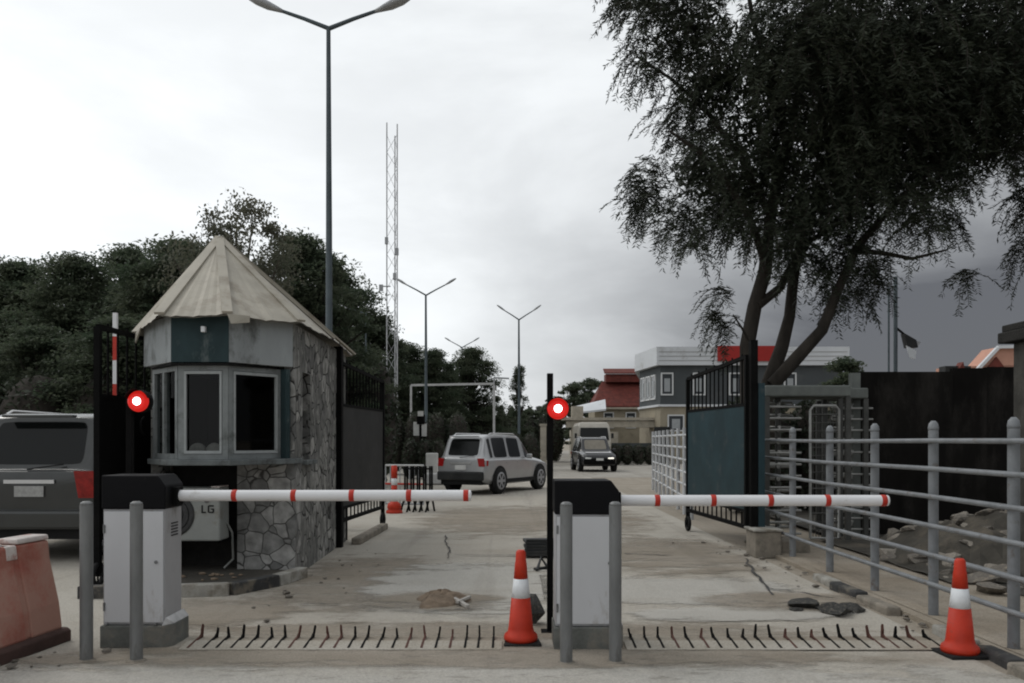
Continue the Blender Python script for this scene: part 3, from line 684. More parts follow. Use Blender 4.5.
# planter kerb and soil in front of the booth
kb = thing('booth_kerb', 'worn black and white painted kerb round the booth corner', 'kerb', (-2.9, 8.3, 0))
pts = [(-4.1, 8.05), (-3.45, 8.08), (-2.72, 8.20), (-2.42, 8.72), (-2.27, 9.25)]
for i in range(4):
    b = MB(); a, c = Vector((*pts[i], .06)), Vector((*pts[i+1], .06)); d = (c-a).normalized()*.006; b.bar(a+d, c-d, .12, .125); b.build('kerbstone', M[('kerbwhite', 'kerbblack')[(i+1) % 2]], kb, bevel=.012)
b = MB(); b.prism([(-4.0, 8.12), (-2.78, 8.28), (-2.50, 8.75), (-2.37, 9.23), (-3.0, 9.275), (-3.0, 9.59), (-4.0, 9.59)], 0, .09); structure(b.build('planter_soil', M['soil']))
for i in range(14):
    p = Vector((random.uniform(-3.8, -2.7), random.uniform(8.45, 9.0), .10)); b = MB(); b.ball(p, random.uniform(.012, .03), 6, 4, (random.uniform(.9, 1.8), 1, random.uniform(.4, .9)))
    tag(b.build('pebble', M['dirtpile']), 'small reddish clod on the soil under the air conditioner', 'stone', 'clods under the air conditioner')
# air conditioner
ac = thing('air_conditioner', 'white outdoor air conditioner unit hanging under the booth window', 'air conditioner', (-3.35, 9.0, .7))
b = MB(); b.box((-3.46, 9.05, .72), (.80, .30, .56)); b.build('casing', M['acwhite'], ac, bevel=.018)
b = MB(); b.lathe([(.235, 0), (.235, -.008), (.21, -.012)], (-3.56, 8.898, .72), 36, 'y'); fg = b.build('fan_grille', M['acdark'], ac)
b = MB()
for r_ in (.06, .12, .18): b.tube([(-3.56+r_*math.cos(a*math.pi/12), 8.882, .72+r_*math.sin(a*math.pi/12)) for a in range(25)], .004, 5)
b.build('guard_ring', M['rubber'], fg)
b = MB()
b.bar((-3.75, 9.0, .425), (-3.75, 9.58, .425), .03); b.build('bracket', M['black'], ac); b = MB(); b.bar((-3.1, 9.0, .425), (-3.1, 9.58, .425), .03); b.build('bracket', M['black'], ac)
b = MB(); b.box((-3.11, 9.05, 1.008), (.09, .28, .012)); b.build('top_edge', M['barriertop'], ac)
# two letters: the badge on the casing
bd = MB(); x0, y0, z0, s, k_ = -3.25, 8.896, .735, .082, .014
bd.box((x0+k_/2, y0, z0+s/2), (k_, .006, s)); bd.box((x0+k_+.016, y0, z0+k_/2), (.030, .006, k_))
gx = x0+.066
bd.box((gx+k_/2, y0, z0+s/2), (k_, .006, s-.012)); bd.box((gx+.036, y0, z0+k_/2), (.052, .006, k_)); bd.box((gx+.036, y0, z0+s-k_/2), (.052, .006, k_))
bd.box((gx+.058, y0, z0+.026), (k_, .006, .024)); bd.box((gx+.049, y0, z0+.042), (.032, .006, .011))
bd.build('badge_letters', M['rubber'], ac)
bd = MB(); bd.lathe([(.026, 0), (.026, -.006)], (-3.195, 8.90, .865), 20, 'y'); bd.build('badge_roundel', mat('badge_grey', (.12, .11, .11), .6), ac)
b = MB(); b.tube([(-3.055, 9.1, .62), (-3.03, 9.2, .5), (-3.05, 9.3, .2), (-3.15, 9.3, .1)], .012, 8); b.build('pipe', M['acwhite'], ac)

# ------------------------------------------------------------------ sliding swing gates
def gate(name_label, hinge, free, h0, h1, sheet_m, frame_m, sheet, label_sheet=None, bars=14, lowbars=9, group='tall steel gate leaves'):
    H, Fv = Vector((*hinge, 0)), Vector((*free, 0)); d = (Fv-H).normalized(); L = (Fv-H).length
    t = thing('gate_leaf', name_label, 'gate', H, group=group)
    zb = .35
    fr = MB(); zt = lambda u: h0+(h1-h0)*u/L
    P = lambda u, z: H+d*u+Vector((0, 0, z))
    fr.bar(P(0, zb), P(0, h0), .07); fr.bar(P(L, .12), P(L, h1), .06); fr.bar(P(0, zb), P(L, zb), .05); fr.bar(P(0, h0), P(L, h1), .05); fr.bar(P(0, sheet[1]+.02), P(L, sheet[1]+.02), .04); fr.bar(P(0, sheet[0]-.02), P(L, sheet[0]-.02), .04)
    fr.build('frame', frame_m, t)
    s = MB(); nn = Vector((d.y, -d.x, 0))*.012
    s.slab([P(.04, sheet[0])-nn, P(L-.03, sheet[0])-nn, P(L-.03, sheet[1])-nn, P(.04, sheet[1])-nn], nn*2); s.build('sheet_panel', sheet_m, t)
    for i in range(1, bars):
        u = L*i/bars; bb = MB(); bb.tube([P(u, sheet[1]+.04), P(u, zt(u)+(.06 if i % 2 else .0))], .012, 6); bb.build('bar', frame_m, t)
    for i in range(1, lowbars+4):
        u = L*i/(lowbars+4); bb = MB(); bb.tube([P(u, zb), P(u, sheet[0]-.04)], .012, 6); bb.build('short_bar', frame_m, t)
    w_ = MB(); ax = d.cross(Vector((0, 0, 1))); cen = P(L, .135)
    ring = [cen+(d*math.cos(a*math.pi/9)+Vector((0, 0, 1))*math.sin(a*math.pi/9))*.105 for a in range(19)]
    w_.tube(ring, .028, 8); w_.bar(cen-ax*.05, cen+ax*.05, .03); w_.bar(cen-d*.08, cen+d*.08, .015); w_.bar(cen-Vector((0, 0, .08)), cen+Vector((0, 0, .08)), .015)
    w_.build('wheel', M['rubber'], t)
    return t
gate('tall black framed gate leaf with teal sheet panel and iron bars at the turnstile', (3.10, 11.2), (2.89, 13.96), 2.60, 2.50, M['teal'], M['black'], (.58, 1.95))
pp = thing('gate_post', 'dark steel gate post with teal edge beside the teal gate leaf', 'gate post', (3.17, 11.12, 0))
b = MB(); b.box((3.15, 11.1, 1.4), (.09, .12, 2.8)); b.build('post', M['black'], pp); b = MB(); b.box((3.245, 11.08, 1.19), (.085, .07, 2.1)); b.build('teal_strip', M['teal'], pp)
gate('dark gate leaf with charcoal sheet panel opened beside the far end of the booth', (-2.44, 12.0), (-2.22, 14.6), 2.60, 2.5, M['soot'], M['black'], (.55, 1.98))
b = MB(); b.box((-2.49, 12.0+.72, 1.35), (.05, .05, 2.7)); b.box((-2.42, 11.86, 1.4), (.11, .12, 2.8)); tag(b.build('gate_post', M['black']), 'black gate post close against the doorway end of the booth', 'gate post')
gate('black gate leaf with solid panel standing between the charcoal car and the booth', (-4.12, 11.5), (-4.20, 8.62), 2.65, 2.65, M['black'], M['black'], (.52, 1.93))
# footing by the post
ft = thing('gate_footing', 'stepped pale concrete footing block under the gate post', 'footing', (3.35, 10.95, 0))
b = MB(); b.box((3.24, 10.95, .17), (.34, .42, .34)); b.build('block', M['kerbbare'], ft, bevel=.02); b = MB(); b.box((3.62, 11.15, .10), (.42, .5, .22)); b.build('lower_block', M['kerbbare'], ft, bevel=.02)
b = MB(); b.box((3.235, 10.94, .355), (.38, .46, .03)); b.build('cap', M['kerbwhite'], ft, bevel=.01)
# bits in the lane by the left gate
kb2 = MB(); kb2.bar(gp(356, 545)+Vector((0, 0, .05)), gp(384, 529)+Vector((0, 0, .05)), .14, .10); tag(kb2.build('kerbstone', M['kerbbare'], None, bevel=.02), 'low concrete kerb running under the charcoal gate leaf', 'kerb')

# raised boom behind the black gate
rb = thing('raised_boom_barrier', 'red and white boom raised upright behind the black gate leaf', 'barrier', (-5.6, 12.0, 0))
b = MB(); b.box((-5.6, 12.2, .5), (.4, .35, 1.0)); b.build('cabinet', M['white'], rb, bevel=.01)
for i in range(7):
    z0 = .95+i*.335; b = MB(); b.box((-5.6, 12.0, z0+.1675), (.055, .05, .333)); b.build('arm_segment', [M['boom'], M['redtape']][i % 2], rb)

# ------------------------------------------------------------------ pipe fence on the right
pf = thing('pipe_fence', 'long grey steel pipe fence with six rails beside the near cone', 'fence', (3.5, 8, 0))
X_F = 3.5; ys = [11.95, 10.6, 9.36, 8.2, 7.06, 5.93, 4.8, 3.65]
for y in ys:
    b = MB(); b.tube([(X_F, y, 0), (X_F, y, 1.58)], .04, 14); b.lathe([(.04, 1.58), (.042, 1.60), (.036, 1.635), (.016, 1.66)], (X_F, y, 0), 14)
    po = b.build('post', M['fencepaint'], pf)
    b = MB(); b.lathe([(.10, .0), (.08, .035), (.045, .05)], (X_F, y, 0), 10); b.build('concrete_foot', M['kerbbare'], po)
for z in (1.49, 1.26, 1.03, .79, .55, .31):
    b = MB(); b.tube([(X_F-.055, 12.1, z+.01), (X_F-.055, 9.36, z-.005), (X_F-.052, 7.06, z+.004), (X_F-.055, 3.5, z)], .021, 10); b.build('rail', M['fencepaint'], pf)
# far fence beyond the gate
pf2 = thing('pipe_fence', 'grey pipe fence continuing beyond the teal gate leaf', 'fence', (3.8, 20, 0))
for i in range(9):
    k = i/8; x, y = 3.38+.85*k, 16.0+9.5*k
    b = MB(); b.tube([(x, y, 0), (x, y, 1.75)], .04, 8); b.build('post', M['mastgrey'], pf2)
for z in (1.6, 1.35, 1.1, .85, .6, .35):
    b = MB(); b.tube([(3.38, 16, z), (4.23, 25.5, z)], .025, 8); b.build('rail', M['mastgrey'], pf2)
# kerb at the foot of the fence
fk = thing('fence_kerb', 'broken kerb with worn paint along the foot of the pipe fence', 'kerb', (3.2, 8, 0))
yk = 4.9; i = 0
while yk < 8.9:
    ln = random.uniform(.5, .75); b = MB(); xo = 3.27+random.uniform(-.02, .02)
    if i != 3: b.bar((xo, yk, .025), (xo+random.uniform(-.05, .05), yk+ln-.06, .025+random.uniform(-.02, .01)), .13, .10); b.build('kerbstone', [M['kerbbare'], M['kerbblack'], M['kerbwhite'], M['kerbbare']][i % 4], fk, bevel=.02)
    yk += ln; i += 1
b = MB(); b.prism([(3.33, 3), (3.62, 3), (3.62, 10.8), (3.33, 10.8)], 0, .045); structure(b.build('verge', G_sand0))

# ------------------------------------------------------------------ turnstiles
def turnstile(x0, x1, y, label, gate_cage):
    t = thing('turnstile', label, 'turnstile', ((x0+x1)/2, y, 0), group='full-height turnstiles behind the fence')
    b = MB(); b.box(((x0+x1)/2, y, 2.2), (x1-x0+.06, 1.0, .16)); b.build('canopy', M['turnbeam'], t, bevel=.02)
    for x in (x0, x1):
        for yy in (y-.45, y+.45):
            b = MB(); b.box((x, yy, 1.06), (.07, .07, 2.12)); b.build('post', M['turn'], t)
    cx = x0+.27
    b = MB(); b.tube([(cx, y-.1, 0), (cx, y-.1, 2.12)], .04, 10); rot = b.build('rotor_shaft', M['turn'], t)
    for k in range(11):
        z = .22+k*.178; b = MB()
        for q in range(3):
            a = math.radians(120*q+15); b.tube([(cx, y-.1, z), (cx+.26*math.cos(a), y-.1+.26*math.sin(a), z)], .025, 7)
            a2 = a+.12; b.tube([(cx+.26*math.cos(a), y-.1+.26*math.sin(a), z), (cx+.25*math.cos(a2), y-.1+.25*math.sin(a2), z+.05), (cx, y-.1, z+.05)], .015, 6)
        b.build('rotor_arm', M['rotor'], rot)
    for k in range(12):
        z = .16+k*.165; b = MB(); b.tube([(x0, y-.45, z), (x0+.50, y-.43, z)], .017, 7); b.build('comb_bar', M['rotor'], t)
    if gate_cage:
        u0, u1 = x0+.62, x0+1.03; yy = y-.46
        fr = MB(); fr.tube([(u0, yy, .1), (u0, yy, 1.93), (u0+.05, yy, 1.99), (u1-.05, yy, 1.99), (u1, yy, 1.93), (u1, yy, .1), (u0, yy, .1)], .022, 8); cg = fr.build('cage_door', M['rotor'], t)
        ms = MB()
        for k in range(1, 10): u = u0+(u1-u0)*k/10; ms.tube([(u, yy, .1), (u, yy, 1.98)], .006, 5)
        for k in range(1, 16): z = .1+1.88*k/16; ms.tube([(u0, yy, z), (u1, yy, z)], .008 if k % 3 else .014, 5)
        ms.build('mesh', M['turn'], cg)
    return t
turnstile(3.64, 4.80, 12.6, 'full-height grey steel turnstile with mesh cage door beside the teal gate', True)
turnstile(4.92, 5.30, 13.2, 'second narrower steel turnstile against the dark weathered wall', False)

# dark weathered wall behind rubble
DW = mat('weathered_dark_wall', (.011, .010, .009), .9, .5, 1.5, dirt=(.032, .029, .026), dirt_amt=.35, dirt_scale=1.4, spec=.08, stretch=(1, 1, .4))
sw = thing('dark_wall', 'tall weathered blackish wall behind the rubble heap', 'wall', (7, 13, 0))
for (x0, x1, zt, dy) in ((5.30, 6.72, 2.54, 0), (6.73, 7.25, 2.60, .03), (7.26, 9.6, 2.62, .06)):
    b = MB(); b.box(((x0+x1)/2, 13+dy, zt/2), (x1-x0-.006, .10, zt))
    b.build('panel', DW, sw)
b = MB(); b.box((5.23, 12.98, 1.26), (.12, .16, 2.52)); b.build('post', M['turnbeam'], sw)
# pillar
pl = thing('gate_pillar', 'dark stone pillar with overhanging cap at the frame edge beyond the fence', 'pillar', (5.84, 8.95, 0))
b = MB(); b.box((5.84, 8.95, 1.28), (.72, .7, 2.56)); b.build('shaft', M['pillar'], pl, bevel=.02)
b = MB(); b.box((5.84, 8.95, 2.62), (.94, .92, .12)); b.box((5.84, 8.95, 2.72), (.88, .86, .08)); b.build('cap', M['pillarcap'], pl, bevel=.015)

# ------------------------------------------------------------------ rubble
def rock_mesh(seed, m, name):
    rnd = random.Random(seed); bm = bmesh.new(); bmesh.ops.create_icosphere(bm, subdivisions=2, radius=1)
    ax = [Vector((rnd.uniform(-1, 1), rnd.uniform(-1, 1), rnd.uniform(-1, 1))).normalized() for _ in range(7)]
    cut = [rnd.uniform(.42, .72) for _ in ax]
    for v in bm.verts:
        for a, c in zip(ax, cut):
            k = v.co.dot(a)
            if k > c: v.co -= a*(k-c)
        v.co *= rnd.uniform(.90, 1.08); v.co.z *= .7
    me = bpy.data.meshes.new(name); bm.to_mesh(me); bm.free(); me.materials.append(m); return me
rmesh = [rock_mesh(s, M['rock'], 'rubble_stone') for s in range(5)]
rpale = [rock_mesh(s, M['rockpale'], 'rubble_stone') for s in range(5, 8)]
rnd = random.Random(3)
# mound
mb = MB(); nx, ny = 26, 18; vs = []; fs = []
def mound(x, y):
    e = ((x-5.95)/1.5)**2+((y-10.3)/1.7)**2
    return max(0, .42*(1-e))*(1+.25*math.sin(5*x+2*y)) if e < 1 else 0
for j in range(ny+1):
    for i in range(nx+1):
        x = 4.4+3.2*i/nx; y = 8.5+3.7*j/ny; vs.append((x, y, .062+mound(x, y)+rnd.uniform(0, .075)*(.3+(mound(x, y) > .03))))
for j in range(ny):
    for i in range(nx): a = j*(nx+1)+i; fs.append((a, a+1, a+nx+2, a+nx+1))
mb._add(vs, fs); o = mb.build('rubble_heap', M['soil']); o['kind'] = 'stuff'; o['label'] = 'earth and small debris of the heap behind the pipe fence'; o['category'] = 'rubble'
for i in range(190):
    a = rnd.uniform(0, 6.28); r_ = rnd.uniform(0, 1)**.6; x = 5.7+1.5*r_*math.cos(a); y = 9.5+2.5*r_*math.sin(a)
    if x < 4.5: continue
    o = bpy.data.objects.new('rubble_stone', (rmesh+rpale)[i % 8]); C.objects.link(o); s = (.035+.16*rnd.random()**2.4)*(1.15-.3*r_)
    o.location = (x, y, .05+mound(x, y)+s*.25); o.rotation_euler = (rnd.uniform(-.5, .5), rnd.uniform(-.5, .5), rnd.uniform(0, 6)); o.scale = (s*rnd.uniform(.8, 1.5), s, s*rnd.uniform(.6, 1))
    tag(o, 'grey rubble stone in the heap behind the pipe fence', 'stone', 'rubble stones behind the fence')
ameshes = [rock_mesh(s, M['asphalt'], 'asphalt_chunk') for s in range(20, 23)]
for i, (px, py, s, lab) in enumerate(((808, 609, .15, 'flat broken asphalt chunk lying at the near fence kerb, tallest of the pile'), (838, 614, .17, 'wide broken asphalt chunk closest to the pipe fence posts'), (826, 611, .1, 'small asphalt chunk wedged between two bigger chunks by the kerb'), (795, 612, .07, 'small asphalt crumb at the road side of the broken chunks'), (852, 612, .12, 'asphalt chunk resting against the fence kerb'))):
    o = bpy.data.objects.new('asphalt_chunk', ameshes[i % 3]); C.objects.link(o); g_ = gp(px, py); o.location = (g_.x, g_.y, s*.28); o.scale = (s*1.3, s, s*.62); o.rotation_euler = (0, .1, i*1.3)
    tag(o, lab, 'rubble', 'broken asphalt chunks by the fence')
# dark stone behind the pole, boards behind it
o = bpy.data.objects.new('footing_stone', rock_mesh(41, M['asphalt'], 'footing_stone')); C.objects.link(o); o.location = (.20, 6.92, .11); o.scale = (.115, .12, .22); tag(o, 'dark rounded stone at the foot of the middle signal pole', 'stone')
q = thing('steel_frame', 'stack of dark flat steel frames lying on the road behind the cone', 'scrap metal', (.25, 10.9, 0))
for k in range(3):
    b = MB(); b.box((.36, 10.95+.03*k, .05+.07*k), (.40, .45, .035), .04*k); b.box((.36, 10.75+.03*k, .085+.07*k), (.36, .05, .03)); b.build('slat', M['soot'], q, bevel=.005)
b = MB(); b.tube([gp(537, 572)+Vector((0, 0, .02)), gp(541, 566)+Vector((0, 0, .10)), gp(549, 571)+Vector((0, 0, .02))], .02, 6); b.bar(gp(535, 571)+Vector((0, 0, .02)), gp(549, 569)+Vector((0, 0, .02)), .05, .03); tag(b.build('bent_bracket', M['soot']), 'small bent black bracket lying on the concrete behind the cone', 'scrap metal')
# dirt pile and sticks
b = MB(); vs = []; fs = []; c0 = gp(441, 603); n1, n2 = 20, 9
for j in range(n2+1):
    rr = j/n2
    for i in range(n1):
        a = 2*math.pi*i/n1; q_ = 1+.18*math.sin(3*a+1)+.1*math.sin(5*a)
        vs.append((c0.x+.24*rr*q_*math.cos(a), c0.y+.30*rr*q_*math.sin(a), .006+.10*(1-rr**1.4)+random.uniform(0, .03)*(rr < .95)))
for j in range(n2):
    for i in range(n1): fs.append((j*n1+i, j*n1+(i+1) % n1, (j+1)*n1+(i+1) % n1, (j+1)*n1+i))
b._add(vs, fs); tag(b.build('dirt_pile', M['dirtpile']), 'small heap of brown dirt on the concrete in the booth lane', 'dirt pile')
b = MB(); p0 = gp(449, 602)+Vector((0, 0, .06)); p1 = gp(468, 610)+Vector((0, 0, .03)); b.bar(p0, p1, .035, .03); tag(b.build('wood_stick', M['wood'], None, bevel=.004), 'whitish stick slanting down off the brown dirt heap', 'stick', 'pale sticks on the dirt heap')
b = MB(); p0 = gp(457, 608)+Vector((0, 0, .05)); p1 = gp(470, 602)+Vector((0, 0, .05)); b.bar(p0, p1, .03, .025); tag(b.build('wood_stick', M['wood'], None, bevel=.004), 'shorter whitish stick crossing over the other on the dirt heap', 'stick', 'pale sticks on the dirt heap')

# ------------------------------------------------------------------ vehicles
def car(name, label, cat, loc, rz, L, W, H, paint, r=.36, lit=False, hoodmat=None, wsmat=None, roofbeige=None, heads=False):
    t = thing(name, label, cat, loc, rz, local=True)
    belt = H*.585; hood = H*.60; hw = W/2
    st = [  # y, bottom, belt, top, half width, half top width
        (0.00*L, .46, belt-.03, belt+.015, .90, .80), (.018*L, .34, belt-.01, belt+.05, .965, .80), (.075*L, .28, belt, H-.07, .985, .74), (.12*L, .26, belt, H-.012, 1.0, .745),
        (.33*L, .25, belt, H, 1.0, .76), (.53*L, .25, belt-.01, H-.03, 1.0, .75), (.57*L, .25, belt-.015, H-.085, 1.0, .735), (.715*L, .25, belt-.05, hood+.03, .99, .80), (.74*L, .25, belt-.06, hood+.005, .985, .82),
        (.93*L, .27, belt-.16, hood-.10, .95, .78), (.975*L, .32, belt-.24, hood-.19, .88, .72), (1.0*L, .42, belt-.34, hood-.30, .78, .66)]
    ring = []
    for (y, zb, zl, zt, a, c) in st:
        wv, wt = a*hw, c*hw; zl = min(zl, zt-.045)
        half = [(wv*.86, zb), (wv*.985, zb+.12), (wv, zb+(zl-zb)*.55), (wv*.985, zl-.03), (wv*.955, zl), (wt, zt-.04), (wt*.90, zt)]
        ring.append([Vector((x, y, z)) for x, z in half]+[Vector((-x, y, z)) for x, z in half[::-1]])
    n = 14; bm = bmesh.new(); V = [[bm.verts.new(v) for v in g_] for g_ in ring]; FC = {}
    for i in range(len(st)-1):
        for k in range(n): FC[i, k] = bm.faces.new((V[i][k], V[i][(k+1) % n], V[i+1][(k+1) % n], V[i+1][k]))
    bm.faces.new(V[0]); bm.faces.new(V[-1][::-1])
    bmesh.ops.recalc_face_normals(bm, faces=bm.faces)
    for key in [(2, 4), (3, 4), (4, 4), (6, 4), (2, 8), (3, 8), (4, 8), (6, 8), (1, 6), (6, 6)]:
        f = FC[key]; th = .028 if key[1] == 6 else .014
        bmesh.ops.inset_individual(bm, faces=[f], thickness=th, depth=-.004, use_even_offset=True); f.material_index = {(1, 6): 2, (6, 6): 3}.get(key, 1)
    bmesh.ops.subdivide_edges(bm, edges=list(bm.edges), cuts=2, use_grid_fill=True)
    me = bpy.data.meshes.new('shell'); bm.to_mesh(me); bm.free()
    tmp = bpy.data.objects.new('shell', me); C.objects.link(tmp); md = tmp.modifiers.new('s', 'SUBSURF'); md.levels = 2; md.render_levels = 2
    dg = bpy.context.evaluated_depsgraph_get(); sm = bpy.data.meshes.new_from_object(tmp.evaluated_get(dg)); bpy.data.objects.remove(tmp)
    bm = bmesh.new(); bm.from_mesh(sm); left = set(bm.faces); body = None
    while left:
        f0 = left.pop(); comp = [f0]; stack = [f0]
        while stack:
            f = stack.pop()
            for e in f.edges:
                for q in e.link_faces:
                    if q in left and q.material_index == f0.material_index: left.discard(q); comp.append(q); stack.append(q)
        ids = {}; vv = []; ff = []
        for f in comp:
            row = []
            for v in f.verts:
                if v not in ids: ids[v] = len(vv); vv.append(tuple(v.co))
                row.append(ids[v])
            ff.append(row)
        nm, mm = {0: ('body', paint), 1: ('side_window', M['glass']), 2: ('rear_window', M['glass']), 3: ('windscreen', wsmat or M['glass'])}[f0.material_index]
        m2 = bpy.data.meshes.new(nm); m2.from_pydata(vv, [], ff); m2.materials.append(mm); m2.polygons.foreach_set('use_smooth', [True]*len(ff))
        ob = bpy.data.objects.new(nm, m2); C.objects.link(ob); ob.parent = t
        if nm == 'body': body = ob
    bm.free()
    for sd in (0, 1):
        ks = (4, 5) if sd == 0 else (9, 8)
        # door seams and handles
        s_ = 1 if sd == 0 else -1
        for yy in (.33*L+.02, .33*L+.465*.2*L):
            pass
        for yy in (.30*L, .46*L):
            q = MB(); q.box((s_*hw*.985, yy, belt-.10), (.03, .15, .03)); q.build('door_handle', paint, body)
        q = MB(); q.box((s_*(hw-.0), .5*L, .36), (.035, .46*L, .10)); q.build('side_sill', M['rubber'], t)
        q = MB(); q.box((s_*(hw+.09), .585*L, belt+.06), (.17, .09, .13)); q.build('mirror', paint, t, bevel=.03)
        # seams
        q = MB()
        for yy in (.315*L, .435*L, .575*L): q.box((s_*hw*.985, yy, .42+(belt-.45)/2), (.004, .008, belt-.56))
        q.build('door_seam', M['rubber'], body)
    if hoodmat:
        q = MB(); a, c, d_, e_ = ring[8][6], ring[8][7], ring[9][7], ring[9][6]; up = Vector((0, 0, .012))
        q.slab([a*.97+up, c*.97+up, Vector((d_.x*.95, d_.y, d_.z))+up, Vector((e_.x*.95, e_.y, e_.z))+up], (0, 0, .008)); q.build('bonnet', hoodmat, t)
    # rear details
    q = MB(); q.box((0, -.02, .52), (W*.90, .16, .24)); rbm = q.build('rear_bumper', M['soot'] if paint is M['suvsilver'] else paint, t, bevel=.04)
    q = MB(); q.box((0, .2, .36), (W*.8, .4, .16)); q.build('underbody', M['rubber'], t)
    q = MB(); q.box((0, -.012, belt-.22), (.36 if W > 1.7 else .34, .02, .13)); q.build('number_plate', M['plate'] if W > 1.7 else M['signwhite'], t)
    q = MB(); q.box((0, -.008, belt-.10), (.62, .03, .045)); q.build('trim_strip', M['chrome'], t)
    for s_ in (1, -1):
        q = MB(); u_ = .56 if lit else .66; lo = .30 if lit else .19; q.slab([(s_*hw*u_, -.014, belt+.03), (s_*hw*.90, -.012, belt+.03), (s_*hw*.92, -.008, belt-lo), (s_*hw*(u_+.06), -.014, belt-lo)], (0, .05, 0))
        q.slab([(s_*hw*.885, -.01, belt-.03), (s_*hw*.985, .16, belt-.03), (s_*hw*.99, .14, belt-lo+.02), (s_*hw*.90, -.01, belt-lo)], (-s_*.03, .02, 0))
        q.build('tail_lamp', M['tailon'] if lit else M['tail'], t)
        q = MB(); q.box((s_*hw*.60, .985*L, hood-.36), (.30, .10, .13)); q.build('headlight', (M['headon'] if (heads and s_ < 0) else M['headlamp']), t, bevel=.02)
        q = MB(); q.tube([(s_*hw*.68, .13*L, H-.03), (s_*hw*.69, .16*L, H+.02), (s_*hw*.70, .48*L, H+.015), (s_*hw*.69, .52*L, H-.05)], .018, 8); q.build('roof_rail', M['chrome'], t)
    q = MB(); q.box((.0, .045*L, H-.06), (.9, .10, .035)); q.build('spoiler', paint, t, bevel=.012)
    q = MB(); q.bar((-.05, .03, belt+.05), (.38, .07, belt+.11), .016); q.build('wiper', M['rubber'], t)
    q = MB(); q.box((0, 1.0*L-.01, hood-.45), (W*.46, .06, .20)); q.build('grille', M['black'], t, bevel=.015)
    q = MB(); q.box((0, 1.0*L-.03, .50), (W*.86, .14, .24)); fb = q.build('front_bumper', paint if paint is not M['suvblack'] else M['black'], t, bevel=.05)
    q = MB(); q.box((0, 1.0*L+.045, .60), (.34, .02, .11)); q.build('number_plate', M['signwhite'] if heads else M['plate'], t)
    # wheels
    for yy in (.19*L, .80*L):
        for s_ in (1, -1):
            ar = MB(); pts = [(s_*(hw*.997), yy+(r+.05)*math.cos(a*math.pi/16), r+(r+.05)*math.sin(a*math.pi/16)) for a in range(-2, 19)]
            ar.slab(pts, (s_*.012, 0, 0)); ar.build('wheel_arch', M['rubber'], t)
            wv = MB(); wv.lathe([(r*.62, -.11), (r*.93, -.11), (r, -.07), (r, .07), (r*.93, .11), (r*.62, .11)], (s_*(hw-.075), yy, r), 28, 'x'); wh = wv.build('wheel', M['rubber'], t)
            rm = MB(); rm.lathe([(r*.66, -.004), (r*.66, .012), (r*.58, .016)] if s_ > 0 else [(r*.58, -.016), (r*.66, -.012), (r*.66, .004)], (s_*(hw+.030), yy, r), 24, 'x')
            for k in range(6):
                a = k*math.pi/3; pass
            rm.build('rim', M['rim'], wh)
            for k in range(6):
                sp_ = MB(); a = (k+.5)*math.pi/3; P = [(s_*(hw+.048), yy+r*q*math.cos(a+e), r+r*q*math.sin(a+e)) for q, e in ((.2, 0), (.54, -.33), (.54, .33))]; sp_.slab(P, (s_*.003, 0, 0)); sp_.build('spoke_gap', M['rubber'], wh)
    return t
car('parked_car', 'charcoal sport utility car seen from behind with lit tail lamp beside the red barrier', 'car', (-5.93, 10.45, 0), 0, 4.9, 1.95, 1.86, M['suvdark'], lit=True)
sil = gp(460, 494)
car('sport_utility_car', 'silver sport utility car turning away in the road beyond the lowered boom', 'car', (-1.40, 23.2, 0), R(-27), 4.25, 1.58, 1.66, M['suvsilver'], r=.37)
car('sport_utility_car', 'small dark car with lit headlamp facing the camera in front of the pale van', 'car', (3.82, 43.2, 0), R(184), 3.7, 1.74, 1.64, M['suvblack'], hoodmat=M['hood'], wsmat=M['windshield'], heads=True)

# ------------------------------------------------------------------ lamp posts
def street_lamp(x, y, H, arm, rise, label, r0=.085, single=0, rz=0):
    t = thing('street_lamp', label, 'street lamp', (x, y, 0), rz, group='street lamps with arms', local=True)
    b = MB(); b.tube([(0, 0, 0), (0, 0, 1.0), (0, 0, 1.02), (0, 0, H*.6), (-.01, 0, H)], [r0*1.25, r0*1.25, r0, r0*.8, r0*.55], 12); b.lathe([(.2, 0), (.2, .03), (.1, .05)], n=12); b.build('pole', M['lamppost'], t)
    for s_ in ((-1, 1) if not single else (single,)):
        a = MB(); a.tube([(0, 0, H-.02), (s_*arm*.5, 0, H+rise*.45), (s_*arm, 0, H+rise*.9)], [.04, .034, .03], 8); am = a.build('arm', M['lamppost'], t)
        h = MB(); L = .55; th = math.atan2(rise, arm)
        secs = [(-.05, .04, .035), (.08, .07, .06), (.25, .12, .085), (.45, .115, .07), (.58, .06, .03)]
        rings = []; 
        for u, wy, hz in secs:
            cx = s_*(arm+u*math.cos(th)); cz = H+rise*.9+u*math.sin(th)
            rings.append([(cx, wy*math.cos(k*math.pi/6), cz+hz*math.sin(k*math.pi/6)*(1 if k <= 6 else .7)) for k in range(12)])
        vs = [v for g_ in rings for v in g_]; fs = [list(range(12)), [48+k for k in range(12)]]
        for i in range(4):
            for k in range(12): fs.append((i*12+k, i*12+(k+1) % 12, (i+1)*12+(k+1) % 12, (i+1)*12+k))
        h.smooth = True; h._add(vs, fs); h.build('lamp_head', M['lamphead'], am)
    return t
street_lamp(-3.10, 14.4, 8.49, .83, .32, 'tall near street lamp with two arms rising behind the booth', .066)
street_lamp((426-512)/F*41, 41, 8.5, .95, .55, 'double-armed street lamp just beside the lattice mast')
street_lamp((519-512)/F*49, 49, 8.45, .8, .55, 'double-armed street lamp standing over the slim conifer', )
street_lamp((462-512)/F*66, 66, 8.7, .85, .5, 'small distant double-armed street lamp behind the white goal frame')
